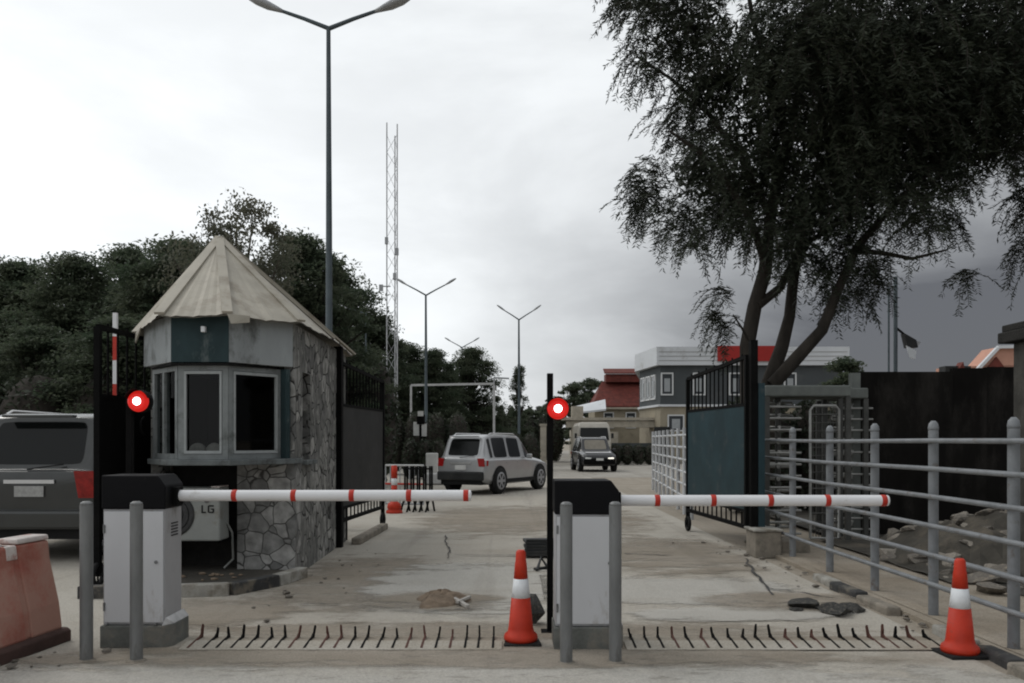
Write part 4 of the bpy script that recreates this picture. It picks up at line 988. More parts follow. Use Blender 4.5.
street_lamp((366-512)/F*43, 43, 7.9, 1.0, .3, 'thin single-armed street lamp against the dark trees near the tall post', .06, single=-1)
# lattice mast
mt = thing('radio_mast', 'tall thin pale lattice radio mast rising above the dark trees', 'mast', (-6.30, 45, 0))
zt = 18.0; rr = .33; legs = [(-6.30+rr*math.cos(a), 45+rr*math.sin(a)) for a in (R(200), R(320), R(80))]
for lx, ly in legs: b = MB(); b.tube([(lx, ly, 0), (lx, ly, zt+random.uniform(-.3, .3))], .035, 6); b.build('leg', M['mastgrey'], mt)
b = MB(); z = .5; k = 0
while z < zt-.8:
    for i in range(3):
        a, c = legs[i], legs[(i+1) % 3]
        if k % 2: a, c = c, a
        b.tube([(a[0], a[1], z), (c[0], c[1], z+.9)], .012, 4, False)
    z += .9; k += 1
b.build('bracing', M['mastgrey'], mt)
for (i, z) in ((0, 12.0), (1, 11.4), (2, 10.2)): b = MB(); b.box((legs[i][0], legs[i][1]-.1, z), (.16, .15, .36)); b.build('antenna', M['lamphead'], mt)
b = MB(); b.tube([(-6.4, 44.8, 9.6), (-6.85, 44.8, 9.6)], .035, 6); b.box((-6.9, 44.8, 9.52), (.2, .15, .33)); b.build('side_light', M['lamphead'], mt)
# white frame
fr = thing('height_frame', 'thin white rectangular tube frame standing across the road behind the silver car', 'frame', (-3.1, 45, 0))
b = MB(); xa, xb = (411-512)/F*45, (494-512)/F*45; zt = 4.4
b.box((xa, 45, zt/2), (.10, .10, zt)); b.build('post', M['mastwhite'], fr); b = MB(); b.box((xb, 45, zt/2), (.12, .12, zt)); b.build('post', M['mastwhite'], fr)
b = MB(); b.bar((xa, 45, zt), (xb, 45, zt+.08), .11); b.build('crossbar', M['mastwhite'], fr)
b = MB(); b.bar((xa, 45, 1.72), (xa+1.7, 45, 1.72), .07); b.build('low_rail', M['mastwhite'], fr)
b = MB(); b.tube([(xb+.0, 45, zt+.40), (xb+.8, 45, zt+.36)], .05, 6); b.tube([(xb, 45, zt), (xb, 45, zt+.42)], .05, 6); b.build('top_arm', M['lamphead'], fr)
# black lantern post and signs near hedge
lp = thing('lantern_post', 'short black post with white box lantern in front of the clipped hedge', 'lantern post', ((421-512)/F*34, 34, 0))
xx = (421-512)/F*34
b = MB(); b.tube([(xx, 34, 0), (xx, 34, 2.1)], .07, 8); b.build('post', M['black'], lp); b = MB(); b.box((xx, 34, 2.32), (.30, .3, .38)); b.build('lantern', M['black'], lp)
b = MB(); b.box((xx, 33.84, 2.55), (.22, .1, .2)); b.box((xx-.18, 33.9, 1.95), (.22, .05, .55)); b.box((xx+.14, 33.9, 1.9), (.2, .05, .5)); b.build('white_panel', M['signwhite'], lp)
b = MB(); b.box(((432-512)/F*30, 30, .52), (.42, .2, 1.04)); tag(b.build('block_post', M['signwhite'], None, bevel=.03), 'white concrete block post beside the rear of the silver car', 'post')
b = MB(); b.box(((437-512)/F*28, 28.5, .2), (.9, .4, .36)); tag(b.build('low_block', M['mastwhite'], None, bevel=.05), 'low pale concrete block on the road behind the silver car', 'block')
# delineator + crowd barrier
dl = thing('delineator_post', 'red and white striped delineator post on a red base by the gate wheel', 'delineator', (-2.41, 17.4, 0))
xx = -2.41
b = MB(); b.lathe([(.17, 0), (.17, .05), (.12, .09), (.15, .11), (.13, .2), (.07, .24)], (xx, 17.4, 0), 16); b.build('base', M['orange'], dl)
for i, (z0, z1) in enumerate(((.24, .40), (.40, .58), (.58, .72), (.72, .98))): b = MB(); b.lathe([(.065, z0), (.06, z1)], (xx, 17.4, 0), 14); b.build('stripe', [M['orange'], M['conewhite']][(i+1) % 2], dl)
cb = thing('crowd_barrier', 'low metal crowd barrier with black feet behind the delineator post', 'barrier', (-2.2, 18.5, 0))
b = MB(); b.tube([(-2.75, 18.5, .95), (-1.9, 18.3, .95)], .025, 6); b.build('top_rail', M['mastwhite'], cb)
for k in range(9):
    x = -2.75+.85*k/8; b = MB(); b.tube([(x, 18.5-.2*k/8, .12), (x, 18.5-.2*k/8, .95)], .014, 5); b.build('bar', M['lamphead'], cb)
b = MB(); b.tube([(-2.75, 18.5, .12), (-1.9, 18.3, .12)], .025, 6); b.build('bottom_rail', M['lamphead'], cb)
b = MB(); b.tube([(-2.75, 18.48, .55), (-1.9, 18.28, .55)], .022, 6); b.build('red_tape', M['redtape'], cb)
rk = thing('trolley_rack', 'black wire rack with splayed feet standing next to the delineator post', 'rack', (-2.03, 17.7, 0))
for k in range(5):
    x = -2.25+.13*k; b = MB(); b.tube([(x-.06, 17.6, 0), (x+.02, 17.7, .32), (x+.02, 17.7, .95), (x+.05, 17.85, .95), (x+.05, 17.85, .3), (x+.10, 17.9, 0)], .022, 6); b.build('hoop', M['black'], rk)
b = MB(); b.tube([(-2.27, 17.7, .9), (-1.68, 17.7, .9)], .02, 6); b.build('cross_rail', M['black'], rk); b = MB(); b.tube([(-2.27, 17.7, .4), (-1.68, 17.7, .4)], .02, 6); b.build('cross_rail', M['black'], rk)

# ------------------------------------------------------------------ buildings
def window(par, x, y, z, w_, h, pane=None, rot=0):
    """framed window in a wall facing -Y (or turned by rot about its centre)"""
    ca, sa = math.cos(rot), math.sin(rot)
    f = MB(); ft = .09
    for (cx, cz, sx_, sz_) in ((0, h/2, w_+.08, ft), (0, -h/2, w_+.08, ft), (-w_/2, 0, ft, h-ft), (w_/2, 0, ft, h-ft)):
        f.box((x+cx*ca, y+cx*sa, z+cz), (sx_, .10, sz_), rot)
    fo = f.build('window', M['winframe'], par)
    p = MB(); p.box((x, y, z), (w_-.05, .04, h-.05), rot); p.build('pane', pane or M['pane'], fo)
    q = MB(); q.box((x-sa*-.03, y-ca*.03, z-.05*h), (w_*.52, .03, h*.62), rot); q.build('blind', M['blind'], fo)
    return fo
YB_ = 55
gb = thing('office_building', 'grey two-storey building with white parapet band and red board', 'building', (15, 58, 0))
X0, X1 = 9.6, 21.4; xl, yl = 9.05, 61.5      # chamfered end
poly = [(X0, YB_), (X1, YB_), (X1, 68), (10.3, 68), (9.0, 60.0)]
def grow(p, k): 
    cx = sum(a for a, _ in p)/len(p); cy = sum(c for _, c in p)/len(p); return [(a+k*(1 if a > cx else -1), c+k*(1 if c > cy else -1)) for a, c in p]
b = MB(); b.prism(poly, 0, 3.75); b.build('ground_storey', M['bbeige'], gb)
b = MB(); b.prism(poly, 3.752, 6.35); b.build('upper_storey', M['bgrey'], gb)
b = MB(); b.prism([(X0-.15, YB_-.15), (X1+.2, YB_-.15), (X1+.2, 68), (10.2, 68), (8.85, 59.9)], 3.66, 3.80); b.build('string_course', M['bwhite'], gb)
b = MB(); b.prism([(X0-.3, YB_-.35), (X1+.3, YB_-.35), (X1+.3, 68), (10.2, 68), (8.65, 59.9)], 6.32, 7.5); b.build('parapet', M['bwhite'], gb)
b = MB()
for z in (6.62, 6.9, 7.18): b.box(((X0+X1)/2, YB_-.36, z), (X1-X0+.3, .04, .03))
b.build('parapet_groove', M['plate'], gb)
b = MB(); b.box((15.3, YB_-.45, 7.05), (4.2, .14, .98)); b.build('red_board', M['bred'], gb)
for px in (667, 699, 735, 790): window(gb, (px-512)/F*YB_, YB_-.02, 1.5+56*YB_/F, .72, 1.38)
dv = Vector((9.0-X0, 60.0-YB_, 0)); ang = math.atan2(-dv.y, -dv.x)
for k in (.3, .55, .8):
    p = Vector((X0, YB_, 0))+dv*k; window(gb, p.x-.02, p.y, 5.0, .95, 1.55, rot=ang)
window(gb, 10.6, YB_-.02, 2.6, 1.0, 1.0); b = MB(); b.box((9.7, YB_-.03, 1.2), (1.0, .08, 2.3)); b.build('door', M['soot'], gb)
# red roofed house
rh = thing('house', 'beige house with steep red tiled roof behind the middle signal lamp', 'house', (9.3, 76, 0))
b = MB(); b.box((9.4, 76, 2.1), (4.6, 6, 4.2)); b.build('wall', M['bbeige'], rh)
b = MB(); b.slab([(6.9, 72.7, 4.3), (12, 72.7, 4.3), (12, 75.5, 6.6), (8.0, 75.5, 6.6)], (0, .0, .12)); b.slab([(8.0, 75.5, 6.6), (12, 75.5, 6.6), (12, 79.2, 4.3), (6.9, 79.2, 4.3)], (0, 0, .12)); b.poly([(6.9, 72.7, 4.3), (8, 75.5, 6.6), (6.9, 79.2, 4.3)]); b.build('roof', M['roofred'], rh)
b = MB(); b.box((10.2, 75.4, 6.95), (3.9, 1.6, .7)); b.build('dormer', M['roofred'], rh); b = MB(); b.slab([(8.1, 74.4, 7.3), (12.3, 74.4, 7.3), (12.3, 75.6, 7.75), (8.1, 75.6, 7.75)], (0, 0, .1)); b.build('dormer_roof', M['roofred'], rh)
b = MB(); b.box((9.4, 72.75, 4.22), (5.2, .12, .16)); b.build('gutter', M['gatepier'], rh)
for x in (8.3, 10.2, 11.4): window(rh, x, 72.98, 3.2, .8, 1.3)
# pale small building
ph = thing('house', 'small building with pale roof and white columns left of the red roofed house', 'house', (6.2, 72, 0))
b = MB(); b.box((6.3, 72, 1.6), (2.6, 4, 3.2)); b.build('wall', M['gatepier'], ph); b = MB(); b.slab([(4.9, 69.6, 3.6), (7.7, 69.6, 3.9), (7.9, 72, 4.8), (5.3, 72, 4.2)], (0, 0, .15)); b.build('roof', M['bwhite'], ph)
b = MB(); b.box((6.3, 69.9, 1.9), (1.2, .1, 1.2)); b.build('window', M['glass'], ph)
# second gate with piers
gg = thing('entrance_canopy', 'pale entrance canopy with beam and piers behind the oncoming dark car', 'canopy', (8, 57, 0))
Yg = 57; fg_ = lambda px: (px-512)/F*Yg
b = MB(); b.box(((fg_(566)+fg_(690))/2, Yg, 2.55), (fg_(690)-fg_(566), 1.2, .42)); b.box(((fg_(566)+fg_(690))/2, Yg, 2.9), (fg_(690)-fg_(562)+.3, 1.5, .18)); b.build('beam', M['gatepier'], gg)
for px, wd, zt in ((577, .75, 3.75), (613, .55, 2.05), (660, .5, 2.05), (688, .5, 2.05)):
    b = MB(); b.box((fg_(px), Yg-.1, zt/2), (wd, .9, zt)); b.build('pier', M['gatepier'], gg)

vn = thing('van', 'pale cream van parked right behind the small dark car', 'van', (4.85, 51, 0))
b = MB(); b.slab([(4.85-.98, 50, .5), (4.85+.98, 50, .5), (4.85+.98, 50.0, 1.45), (4.85+.92, 50.35, 2.35), (4.85+.80, 50.5, 2.55), (4.85-.80, 50.5, 2.55), (4.85-.92, 50.35, 2.35), (4.85-.98, 50.0, 1.45)], (0, 4.4, 0)); b.build('body', M['vancream'], vn, bevel=.06)
b = MB(); b.slab([(4.85-.86, 49.97, 1.5), (4.85+.86, 49.97, 1.5), (4.85+.80, 50.30, 2.22), (4.85-.80, 50.30, 2.22)], (0, -.02, .01)); b.build('windscreen', M['glass'], vn)
b = MB(); b.box((4.85, 49.95, .62), (1.9, .16, .26)); b.build('bumper', M['soot'], vn, bevel=.03)
b = MB(); b.box((4.85, 49.97, 1.08), (.9, .06, .28)); b.build('grille', M['soot'], vn)
for s_ in (-1, 1):
    b = MB(); b.box((4.85+s_*.72, 49.96, 1.08), (.34, .08, .24)); b.build('headlight', M['headlamp'], vn, bevel=.02)
    for yy in (50.9, 53.6): b = MB(); b.lathe([(.2, -.1), (.34, -.1), (.36, 0), (.34, .1), (.2, .1)], (4.85+s_*.86, yy, .36), 18, 'x'); b.build('wheel', M['rubber'], vn)
    b = MB(); b.box((4.85+s_*1.08, 50.2, 1.75), (.14, .1, .3)); b.build('mirror', M['soot'], vn)
lw = thing('boundary_wall', 'low grey wall with dark railing below the grey building', 'wall', (9, 56.5, 0))
b = MB(); b.box((9.4, 56.3, .65), (5.6, .2, 1.3)); b.build('wall', M['bgrey'], lw)
b = MB(); b.box((9.4, 53.0, .06), (6, .3, .22)); tag(b.build('kerbstone', M['kerbwhite']), 'white kerb in front of the low hedge by the far canopy', 'kerb')
# small pale pillar left of the pole
b = MB(); b.box((1.62, 44, 1.1), (.30, .3, 2.3)); b.box((1.62, 44, 2.28), (.38, .38, .12)); tag(b.build('gate_pier', M['gatepier']), 'slim pale pier beyond the front of the silver car', 'pillar')
# peach house
pk = thing('house', 'peach coloured house with white gable trim above the dark weathered wall', 'house', (22, 42, 0))
Yp = 40; f2 = lambda px: (px-512)/F*Yp
b = MB(); b.box(((f2(982)+f2(1040))/2, 41, 2.5), (f2(1040)-f2(982), 2, 4.95)); b.build('wall', M['pinkwall'], pk)
b = MB(); b.slab([(f2(980), 40, 5.0), (f2(1040), 40, 5.0), (f2(1040), 40, 5.85), (f2(996), 40, 5.85)], (0, 1.2, 0)); b.build('gable', M['pinkwall'], pk)
b = MB(); b.bar((f2(975), 39.9, 4.75), (f2(996), 39.9, 5.8), .2, .14); b.bar((f2(996), 39.9, 5.86), (f2(1040), 39.9, 5.9), .2, .14); b.build('gable_trim', M['bwhite'], pk)
b = MB(); b.slab([(f2(986), 39.85, 4.9), (f2(1003), 39.85, 4.9), (f2(995), 39.85, 5.4)], (0, .1, 0)); b.build('gable_vent', M['roofred'], pk)
b = MB(); b.box((f2(970), 41, 2.5), (f2(986)-f2(956), 1.6, 5.0)); b.build('wing_wall', M['pinkwall'], pk)
b = MB(); b.box((f2(957), 40.2, 4.75), (1.2, .6, .45)); b.build('roof_tank', M['soot'], pk)
b = MB(); b.slab([(f2(952), 39.7, 4.55), (f2(963), 39.7, 4.55), (f2(960), 39.7, 5.15)], (0, .5, 0)); b.build('roof_ornament', M['roofred'], pk)
# twin pole with floodlight
fp = thing('floodlight_pole', 'dark twin pole carrying a white-faced floodlight behind the dark weathered wall', 'floodlight', (11.3, 25, 0))
b = MB(); b.tube([(11.28, 25, 0), (11.28, 25, 6.3)], .06, 8); b.build('pole', M['lamppost'], fp); b = MB(); b.tube([(11.08, 25, 0), (11.08, 25, 6.0)], .03, 8); b.build('pole', M['lamppost'], fp)
b = MB(); b.bar((11.3, 25, 4.8), (11.6, 24.9, 4.5), .06); b.build('bracket', M['black'], fp)
b = MB(); b.slab([(11.45, 24.8, 4.62), (11.8, 24.8, 4.42), (11.85, 24.8, 4.2), (11.55, 24.8, 4.2)], (0, .25, 0)); b.build('lamp_body', M['soot'], fp); b = MB(); b.slab([(11.48, 24.75, 4.25), (11.78, 24.75, 4.1), (11.74, 24.75, 3.85), (11.6, 24.75, 3.9)], (0, .04, 0)); b.build('lamp_face', M['bwhite'], fp)
b = MB(); b.slab([(11.80, 24.9, 4.40), (11.98, 24.9, 4.38), (11.86, 24.9, 4.2)], (0, .12, 0)); b.build('second_lamp', M['lamphead'], fp)

# ------------------------------------------------------------------ vegetation
def leaf_obj(name, cen, dirs, wid, ln, wd, m, parent):
    """many diamond leaves as one mesh: centres, unit directions, unit width vectors, lengths, widths"""
    n = len(cen); ln = np.asarray(ln).reshape(-1, 1); wd = np.asarray(wd).reshape(-1, 1)
    v = np.stack([cen-dirs*ln/2, cen+wid*wd/2-dirs*ln*.08, cen+dirs*ln/2, cen-wid*wd/2-dirs*ln*.08], 1).reshape(-1, 3)
    if parent is not None:
        off = np.array(parent.location)
        if not parent.get('_local'): v = v-off
    me = bpy.data.meshes.new(name); me.vertices.add(4*n); me.loops.add(4*n); me.polygons.add(n)
    me.vertices.foreach_set('co', v.astype(np.float32).ravel()); me.loops.foreach_set('vertex_index', np.arange(4*n, dtype=np.int32))
    me.polygons.foreach_set('loop_start', np.arange(0, 4*n, 4, dtype=np.int32)); me.update(calc_edges=True); me.validate()
    me.materials.append(m); o = bpy.data.objects.new(name, me); C.objects.link(o)
    if parent is not None: o.parent = parent
    return o
def unit(a): return a/np.maximum(np.linalg.norm(a, axis=1, keepdims=True), 1e-6)
rng = np.random.default_rng(11)

# --- the big near tree : drooping feathery sprays
YT = 14.6; sc = YT/F
tr = thing('feathery_tree', 'large dark drooping feathery tree leaning over the turnstile', 'tree', (4.12, YT, 0))
tk = MB()
def limb(px, rads, y=YT, dy=0):
    pts = []
    for i, (a, c) in enumerate(px):
        yy = y+dy*i/(len(px)-1); pts.append(((a-512)*YT/F, yy, CH+(HY-c)*YT/F))
    tk.tube(pts, rads, 9); return pts
limb([(752, 528), (750, 470), (749, 400), (749, 345), (757, 305), (768, 270), (772, 230), (780, 180), (800, 110), (810, 30)], [.17, .15, .135, .13, .125, .12, .10, .085, .06, .04], dy=.3)
limb([(752, 520), (764, 430), (774, 385), (790, 345), (800, 312), (806, 270), (818, 220), (850, 160), (880, 90)], [.15, .14, .135, .12, .10, .095, .08, .06, .035], YT+.15, .8)
limb([(776, 384), (800, 356), (822, 330), (836, 290), (852, 250), (890, 205), (930, 170)], [.12, .115, .10, .08, .07, .05, .03], YT+.2, -.6)
limb([(759, 305), (785, 285), (800, 262), (826, 230), (860, 210)], [.08, .075, .065, .05, .03], YT+.05, .9)
limb([(768, 270), (748, 225), (720, 190), (690, 165), (660, 150)], [.08, .06, .05, .035, .02], YT, -.9)
limb([(775, 220), (745, 150), (715, 100), (680, 60), (645, 30)], [.07, .055, .045, .03, .02], YT+.1, .9)
limb([(790, 140), (770, 80), (750, 20), (735, -50)], [.06, .05, .04, .02], YT+.2, -.5)
limb([(850, 160), (900, 110), (950, 60), (1000, 30)], [.06, .05, .04, .02], YT+.8, .8)
limb([(852, 250), (880, 255), (905, 262), (935, 255)], [.05, .04, .03, .015], YT, -.4)
limb([(749, 345), (738, 330), (727, 318)], [.03, .02, .01], YT-.1, -.3)
lobes = [(640, 18, 34), (690, 25, 54), (640, 62, 22), (706, 88, 46), (652, 158, 26), (642, 190, 22), (668, 205, 26), (700, 172, 38), (738, 190, 40), (760, 80, 78), (775, 150, 68), (830, 60, 88), (850, 150, 74), (835, 205, 54), (792, 218, 40),
         (900, 90, 88), (920, 170, 52), (890, 222, 28), (960, 70, 76), (992, 140, 42), (955, 215, 14), (992, 265, 10), (876, 268, 22), (836, 262, 22), (735, 228, 22), (728, 288, 8), (730, 318, 9), (720, 308, 8),
         (1050, 50, 60), (1068, 140, 46), (1045, 200, 34), (1040, 245, 22), (1012, 195, 16), (700, -60, 70), (800, -80, 100), (900, -80, 100), (1010, -60, 90), (1100, 0, 90), (630, -20, 30), (862, 284, 12), (690, 232, 24), (930, 198, 14), (800, 250, 26), (848, 246, 26), (762, 246, 20), (890, 258, 14), (1000, 60, 40), (905, 60, 60), (960, 110, 55), (870, 110, 60), (1010, 100, 50), (840, 30, 60), (930, 20, 60)]
SP = []
for (px, py, r_) in lobes:
    rad = r_*sc; nsp = int(52*(r_/30)**2)+10
    if py < -30: nsp = nsp//3
    c0 = np.array([(px-512)*sc, YT+rng.uniform(-1.0, 1.2), CH+(HY-py)*sc])
    d = unit(rng.normal(size=(nsp, 3)))*(rng.random((nsp, 1))**.45)*rad*np.array([1, 1.3, .95])
    SP.append(np.concatenate([c0+d, np.full((nsp, 1), rad), d/np.maximum(rad, .01)], 1))
SP = np.concatenate(SP)
cl, dl_, wl_, ll, lw_ = [], [], [], [], []
tw = MB()
for row in SP:
    p = row[:3].copy(); od = row[4:7]; a = rng.uniform(0, 2*math.pi)
    h = np.array([math.cos(a), math.sin(a), 0])*.7+np.array([od[0], od[1], 0])*.9; h[0] -= .35*(p[0] < 4.5); h /= max(np.linalg.norm(h), .1)
    Ls = rng.uniform(.42, 1.05); steps = int(Ls/.042); droop = rng.uniform(.55, 1.5)
    v = h*.75+np.array([0, 0, rng.uniform(-.35, .45)]); q = p-h*Ls*.35
    track = [tuple(q)]
    for s_ in range(steps):
        v = v+np.array([0, 0, -droop*.10]); v /= np.linalg.norm(v); q = q+v*.042
        side = np.cross(v, [0, 0, 1.]); side /= max(np.linalg.norm(side), .05)
        for sg in (-1, 1):
            dd = v*.55+side*sg*.75+rng.normal(size=3)*.22; dd /= np.linalg.norm(dd)
            wv = np.cross(dd, rng.normal(size=3)); wv /= np.linalg.norm(wv); l_ = rng.uniform(.075, .14)
            cl.append(q+dd*l_*.5); dl_.append(dd); wl_.append(wv); ll.append(l_); lw_.append(rng.uniform(.014, .026))
        if s_ % 4 == 0: track.append(tuple(q))
    if len(track) > 1 and rng.random() < .6: tw.tube(track, .005, 3, False)
# inner, coarser leaves give the heart of the crown its density
for (px, py, r_) in lobes:
    if r_ < 36: continue
    nsp = int(520*(r_/40)**2); rad = r_*sc*.74
    c0 = np.array([(px-512)*sc, YT+rng.uniform(-.5, .8), CH+(HY-py)*sc])
    d = unit(rng.normal(size=(nsp, 3)))*(rng.random((nsp, 1))**.5)*rad
    dd = unit(rng.normal(size=(nsp, 3))+np.array([0, 0, -.7])); wv = unit(np.cross(dd, rng.normal(size=(nsp, 3))))
    cl += list(c0+d); dl_ += list(dd); wl_ += list(wv); ll += list(rng.uniform(.10, .2, nsp)); lw_ += list(rng.uniform(.035, .06, nsp))
tk.build('trunk', M['bark'], tr, autosmooth=60)
print('near leaves', len(cl))
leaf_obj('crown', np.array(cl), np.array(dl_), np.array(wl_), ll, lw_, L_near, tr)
tw.build('twigs', M['bark'], tr)

# --- far trees: layered crowns; three prototypes, copied
def make_tree(name, label, loc, H, Rr, nclump, nleaf, leafm, ls, flat=.32, trunk_h=.3, group=None, sparse=False, seed=1, slim=False):
    rg = np.random.default_rng(seed); t = thing(name, label, 'tree', loc, group=group, local=True)
    tkk = MB(); tkk.tube([(0, 0, -.05), (.05, .03, H*.2), (-.04, .1, H*.45), (.05, .05, H*(.9 if slim else .7))], [H*.022, H*.018, H*.013, H*.005], 7)
    Cs, Ds, Ws, Ls, Wd = [], [], [], [], []
    for i in range(nclump):
        k = rg.random()**.8; z = H*(trunk_h+(1-trunk_h)*k); prof = math.sin(math.pi*min(1, .22+.78*k)**1.0)**.6 if not slim else (1-k)**.6*.9+.1
        rr = Rr*prof*math.sqrt(rg.random())*rg.uniform(.85, 1.12); a = rg.uniform(0, 2*math.pi); c = np.array([rr*math.cos(a), rr*math.sin(a), z-.10*H*(rr/Rr)**2])
        cr = Rr*rg.uniform(.16, .34)*(1 if not sparse else .8)
        if not slim and not sparse and i % 6 == 0: c = c*np.array([1.12, 1.12, 1.0]); cr *= .5
        m_ = int(nleaf*rg.uniform(.7, 1.3)); d = unit(rg.normal(size=(m_, 3)))*(rg.random((m_, 1))**.62)*cr*1.15*np.array([1, 1, flat+.12*rg.random()])
        dd = unit(rg.normal(size=(m_, 3))*np.array([1, 1, .5])+np.array([0, 0, -.15 if not sparse else -.9])); nv = unit(rg.normal(size=(m_, 3))*.5+np.array([0, 0, 1])); wv = unit(np.cross(dd, nv)+1e-3)
        Cs.append(c+d); Ds.append(dd); Ws.append(wv); Ls.append(rg.uniform(.7, 1.3, m_)*ls); Wd.append(rg.uniform(.35, .6, m_)*ls)
        if i % 2 == 0: b0 = Vector((0, .05, H*min(.68, .25+.4*k))); tkk.tube([b0, b0.lerp(Vector(c), .55)+Vector((0, 0, -.03*H)), Vector(c)], [H*.009, H*.006, H*.002], 5, False)
    tkk.build('trunk', M['bark'] if not sparse else M['barkpale'], t, autosmooth=60)
    leaf_obj('crown', np.concatenate(Cs), np.concatenate(Ds), np.concatenate(Ws), np.concatenate(Ls), np.concatenate(Wd), leafm, t)
    return t
def tree_at(px, top, Y): return ((px-512)/F*Y, Y, 0), CH+(HY-top)/F*Y
GT = 'trees behind the booth'
lc, h = tree_at(18, 266, 30); A = make_tree('leafy_tree', 'broad dark tree furthest towards the frame edge above the charcoal car', lc, h, 2.9, 240, 230, L_dark, .15, seed=1, group=GT, trunk_h=.12)
lc, h2 = tree_at(130, 250, 32); B2 = make_tree('leafy_tree', 'dark tree with uneven tawny top just beside the raised striped boom', lc, h2, 2.9, 240, 230, L_dark, .15, seed=2, group=GT, trunk_h=.12)
lc, h3 = tree_at(303, 240, 27); D2 = make_tree('leafy_tree', 'dense dark domed tree between the booth roof and the near street lamp', lc, h3, 2.5, 240, 230, L_dark, .14, seed=3, group=GT, trunk_h=.12)
def ct(src, hsrc, px, top, Y, lab, rz, wide=1.0):
    l_, hh = tree_at(px, top, Y); s_ = hh/hsrc; copy_tree(src, l_, rz, lab, scale=(s_*wide, s_*wide, s_))
ct(B2, h2, 76, 258, 27, 'dark bushy tree above the black gate post and charcoal car roof', 1.3)
ct(A, h, 182, 246, 26, 'dark tree close against the booth roof on the gate side', 2.1)
ct(A, h, 335, 275, 48, 'dark tree with sloping crown right beside the tall lamp pole', 4.0)
ct(D2, h3, 376, 318, 49, 'dark tree tapering down behind the lattice mast', 2.4)
ct(B2, h2, 408, 345, 52, 'lower dark tree behind the clipped hedge and lantern post', .7)
ct(D2, h3, 40, 330, 22, 'low dark tree directly behind the roof of the charcoal car', 5.0, 1.3)
ct(A, h, 120, 322, 21, 'low spreading dark tree behind the black gate leaf', 3.3, 1.3)
ct(A, h, 434, 352, 51, 'dark tree filling the space between the lattice mast and the white tube frame', 5.1, .8)
ct(A, h, 472, 350, 54, 'grey-green tree behind the white tube frame', 1.0, .85)
ct(B2, h2, 448, 372, 60, 'small distant tree between the white frame and the dark hedge', 2.0)
lc, h = tree_at(238, 202, 23); make_tree('feathery_tree', 'tall sparse feathery tree rising behind the booth roof apex', lc, h, 2.0, 62, 120, L_dry, .12, flat=.8, trunk_h=.66, sparse=True, seed=7)
lc, h = tree_at(519, 368, 50); make_tree('conifer', 'slim upright tree under the distant double-armed street lamp', lc, h, .9, 80, 110, L_dark, .12, flat=.9, trunk_h=.12, slim=True, seed=9)
lc, h = tree_at(573, 384, 82); E2 = make_tree('leafy_tree', 'distant dark tree between the signal lamp and the red roofed house', lc, h, 2.2, 60, 160, L_dark, .26, seed=12, group='distant trees past the canopy')
ct(E2, h, 590, 380, 86, 'distant dark tree directly left of the red tiled roof', 1.2)
ct(E2, h, 556, 398, 60, 'dark tree behind the middle signal pole', 2.2)
ct(E2, h, 548, 405, 75, 'small distant tree past the slim pale pier', 3.2)
ct(E2, h, 845, 360, 48, 'dark tree beyond the turnstile beside the dark weathered wall', 3.9)
ct(E2, h, 530, 410, 66, 'low dark tree between the silver car and the signal pole', 3.0, 1.3)

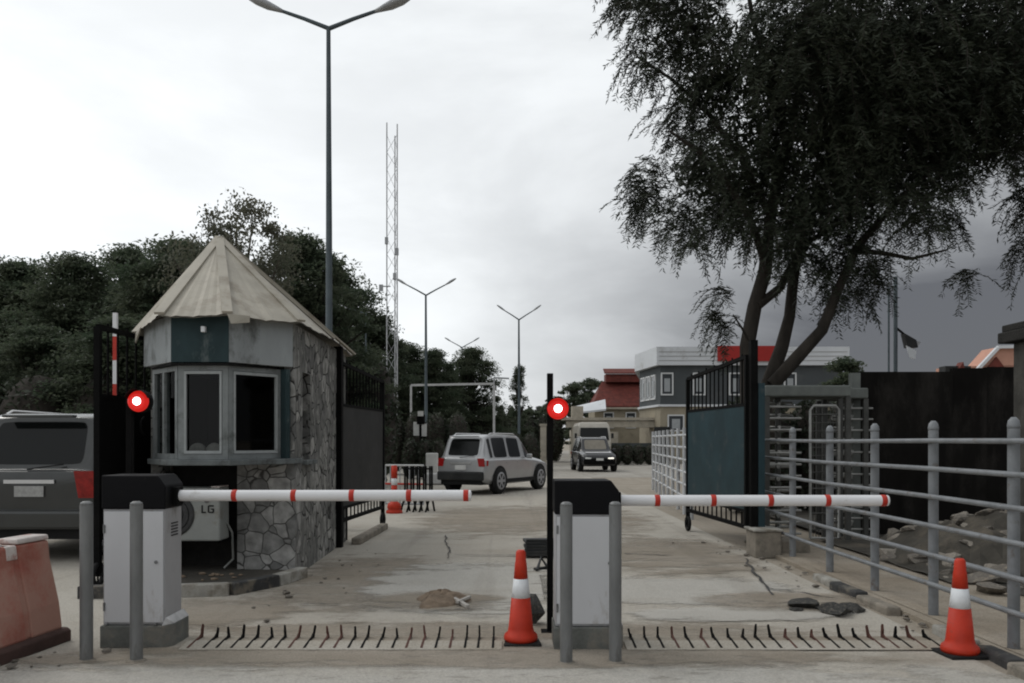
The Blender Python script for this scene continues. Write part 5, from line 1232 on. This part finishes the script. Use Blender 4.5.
def hedge(x0, x1, y, dep, ht, label, n=2500, lumps=5, name='hedge', m=None, ls=.13, rz=0):
    t = thing(name, label, 'hedge', ((x0+x1)/2, y, 0))
    core = MB(); L = x1-x0
    for i in range(lumps):
        cx = x0+L*(i+.5)/lumps; core.ball((cx, y, ht*.5), 1, 12, 8, (L/lumps*.55, dep*.42, ht*.46))
    core.build('branches', M['bark'], t)
    k = rng.integers(0, lumps, n); cx = x0+L*(k+.5)/lumps; d = unit(rng.normal(size=(n, 3)))*(rng.uniform(.82, 1.03, (n, 1)))
    cen = np.stack([cx+d[:, 0]*L/lumps*.62, y+d[:, 1]*dep*.5, ht*.5+d[:, 2]*ht*.5], 1); cen[:, 2] = np.maximum(cen[:, 2], .02)
    dd = unit(rng.normal(size=(n, 3))); wv = unit(np.cross(dd, rng.normal(size=(n, 3))))
    leaf_obj('foliage', cen, dd, wv, rng.uniform(.7, 1.3, n)*ls, rng.uniform(.4, .7, n)*ls, m or L_hedge, t); return t
hedge(-5.6, -1.9, 37, 2.0, 2.75, 'clipped dark hedge of rounded bushes behind the silver car', 5200, 4)
hedge(-4.2, -2.6, 33, 1.2, 1.55, 'lower row of clipped dark bushes in front of the rounded hedge', 2600, 3)
hedge(-1.8, 1.3, 42, 1.6, 1.9, 'trimmed hedge beyond the front of the silver car', 3400, 4)
hedge(5.9, 9.3, 51, 1.2, 1.25, 'low planted hedge with white kerb under the far canopy', 3000, 5)
hedge(-9.5, -4.0, 29, 3, 4.3, 'tall dark overgrown bushes behind the charcoal gate leaf', 7000, 5, ls=.2)
hedge(-24, -5.5, 20.5, 2.5, 3.2, 'added dark hedge standing in for tree shade behind the charcoal car', 12000, 11, ls=.17)  # hedge added to fill the black shade below the trees
hedge(-10, 4.5, 92, 4, 5.2, 'long distant treeline of dark bushes closing the road beyond the silver car', 12000, 14, ls=.34)
hedge(4.3, 7.2, 17.5, 1.4, 2.35, 'dark shady shrub directly behind the steel turnstiles', 5000, 4, ls=.14)
hedge(.8, 3.4, 58, 2, 3.2, 'dark bushes past the slim pale pier behind the signal pole', 3000, 3, ls=.2)
pm = [rock_mesh(60+k, M['rock'], 'pebble') for k in range(3)]; rp = random.Random(21)
for i in range(90):
    if i < 55: x = 3.45-abs(rp.gauss(0, .45)); y = rp.uniform(6.6, 12.5)
    elif i < 75: x = -2.3+abs(rp.gauss(0, .3)); y = rp.uniform(6.8, 11.5)
    else: x = rp.uniform(-4.2, -2.6); y = rp.uniform(5.5, 6.0)
    o = bpy.data.objects.new('pebble', pm[i % 3]); C.objects.link(o); q = .012+.035*rp.random()**3
    o.location = (x, y, .012+q*.3); o.scale = (q*1.3, q, q*.7); o.rotation_euler = (0, 0, rp.uniform(0, 6)); tag(o, 'small grey pebble scattered on the dusty road edge', 'pebble', 'pebbles scattered on the road')
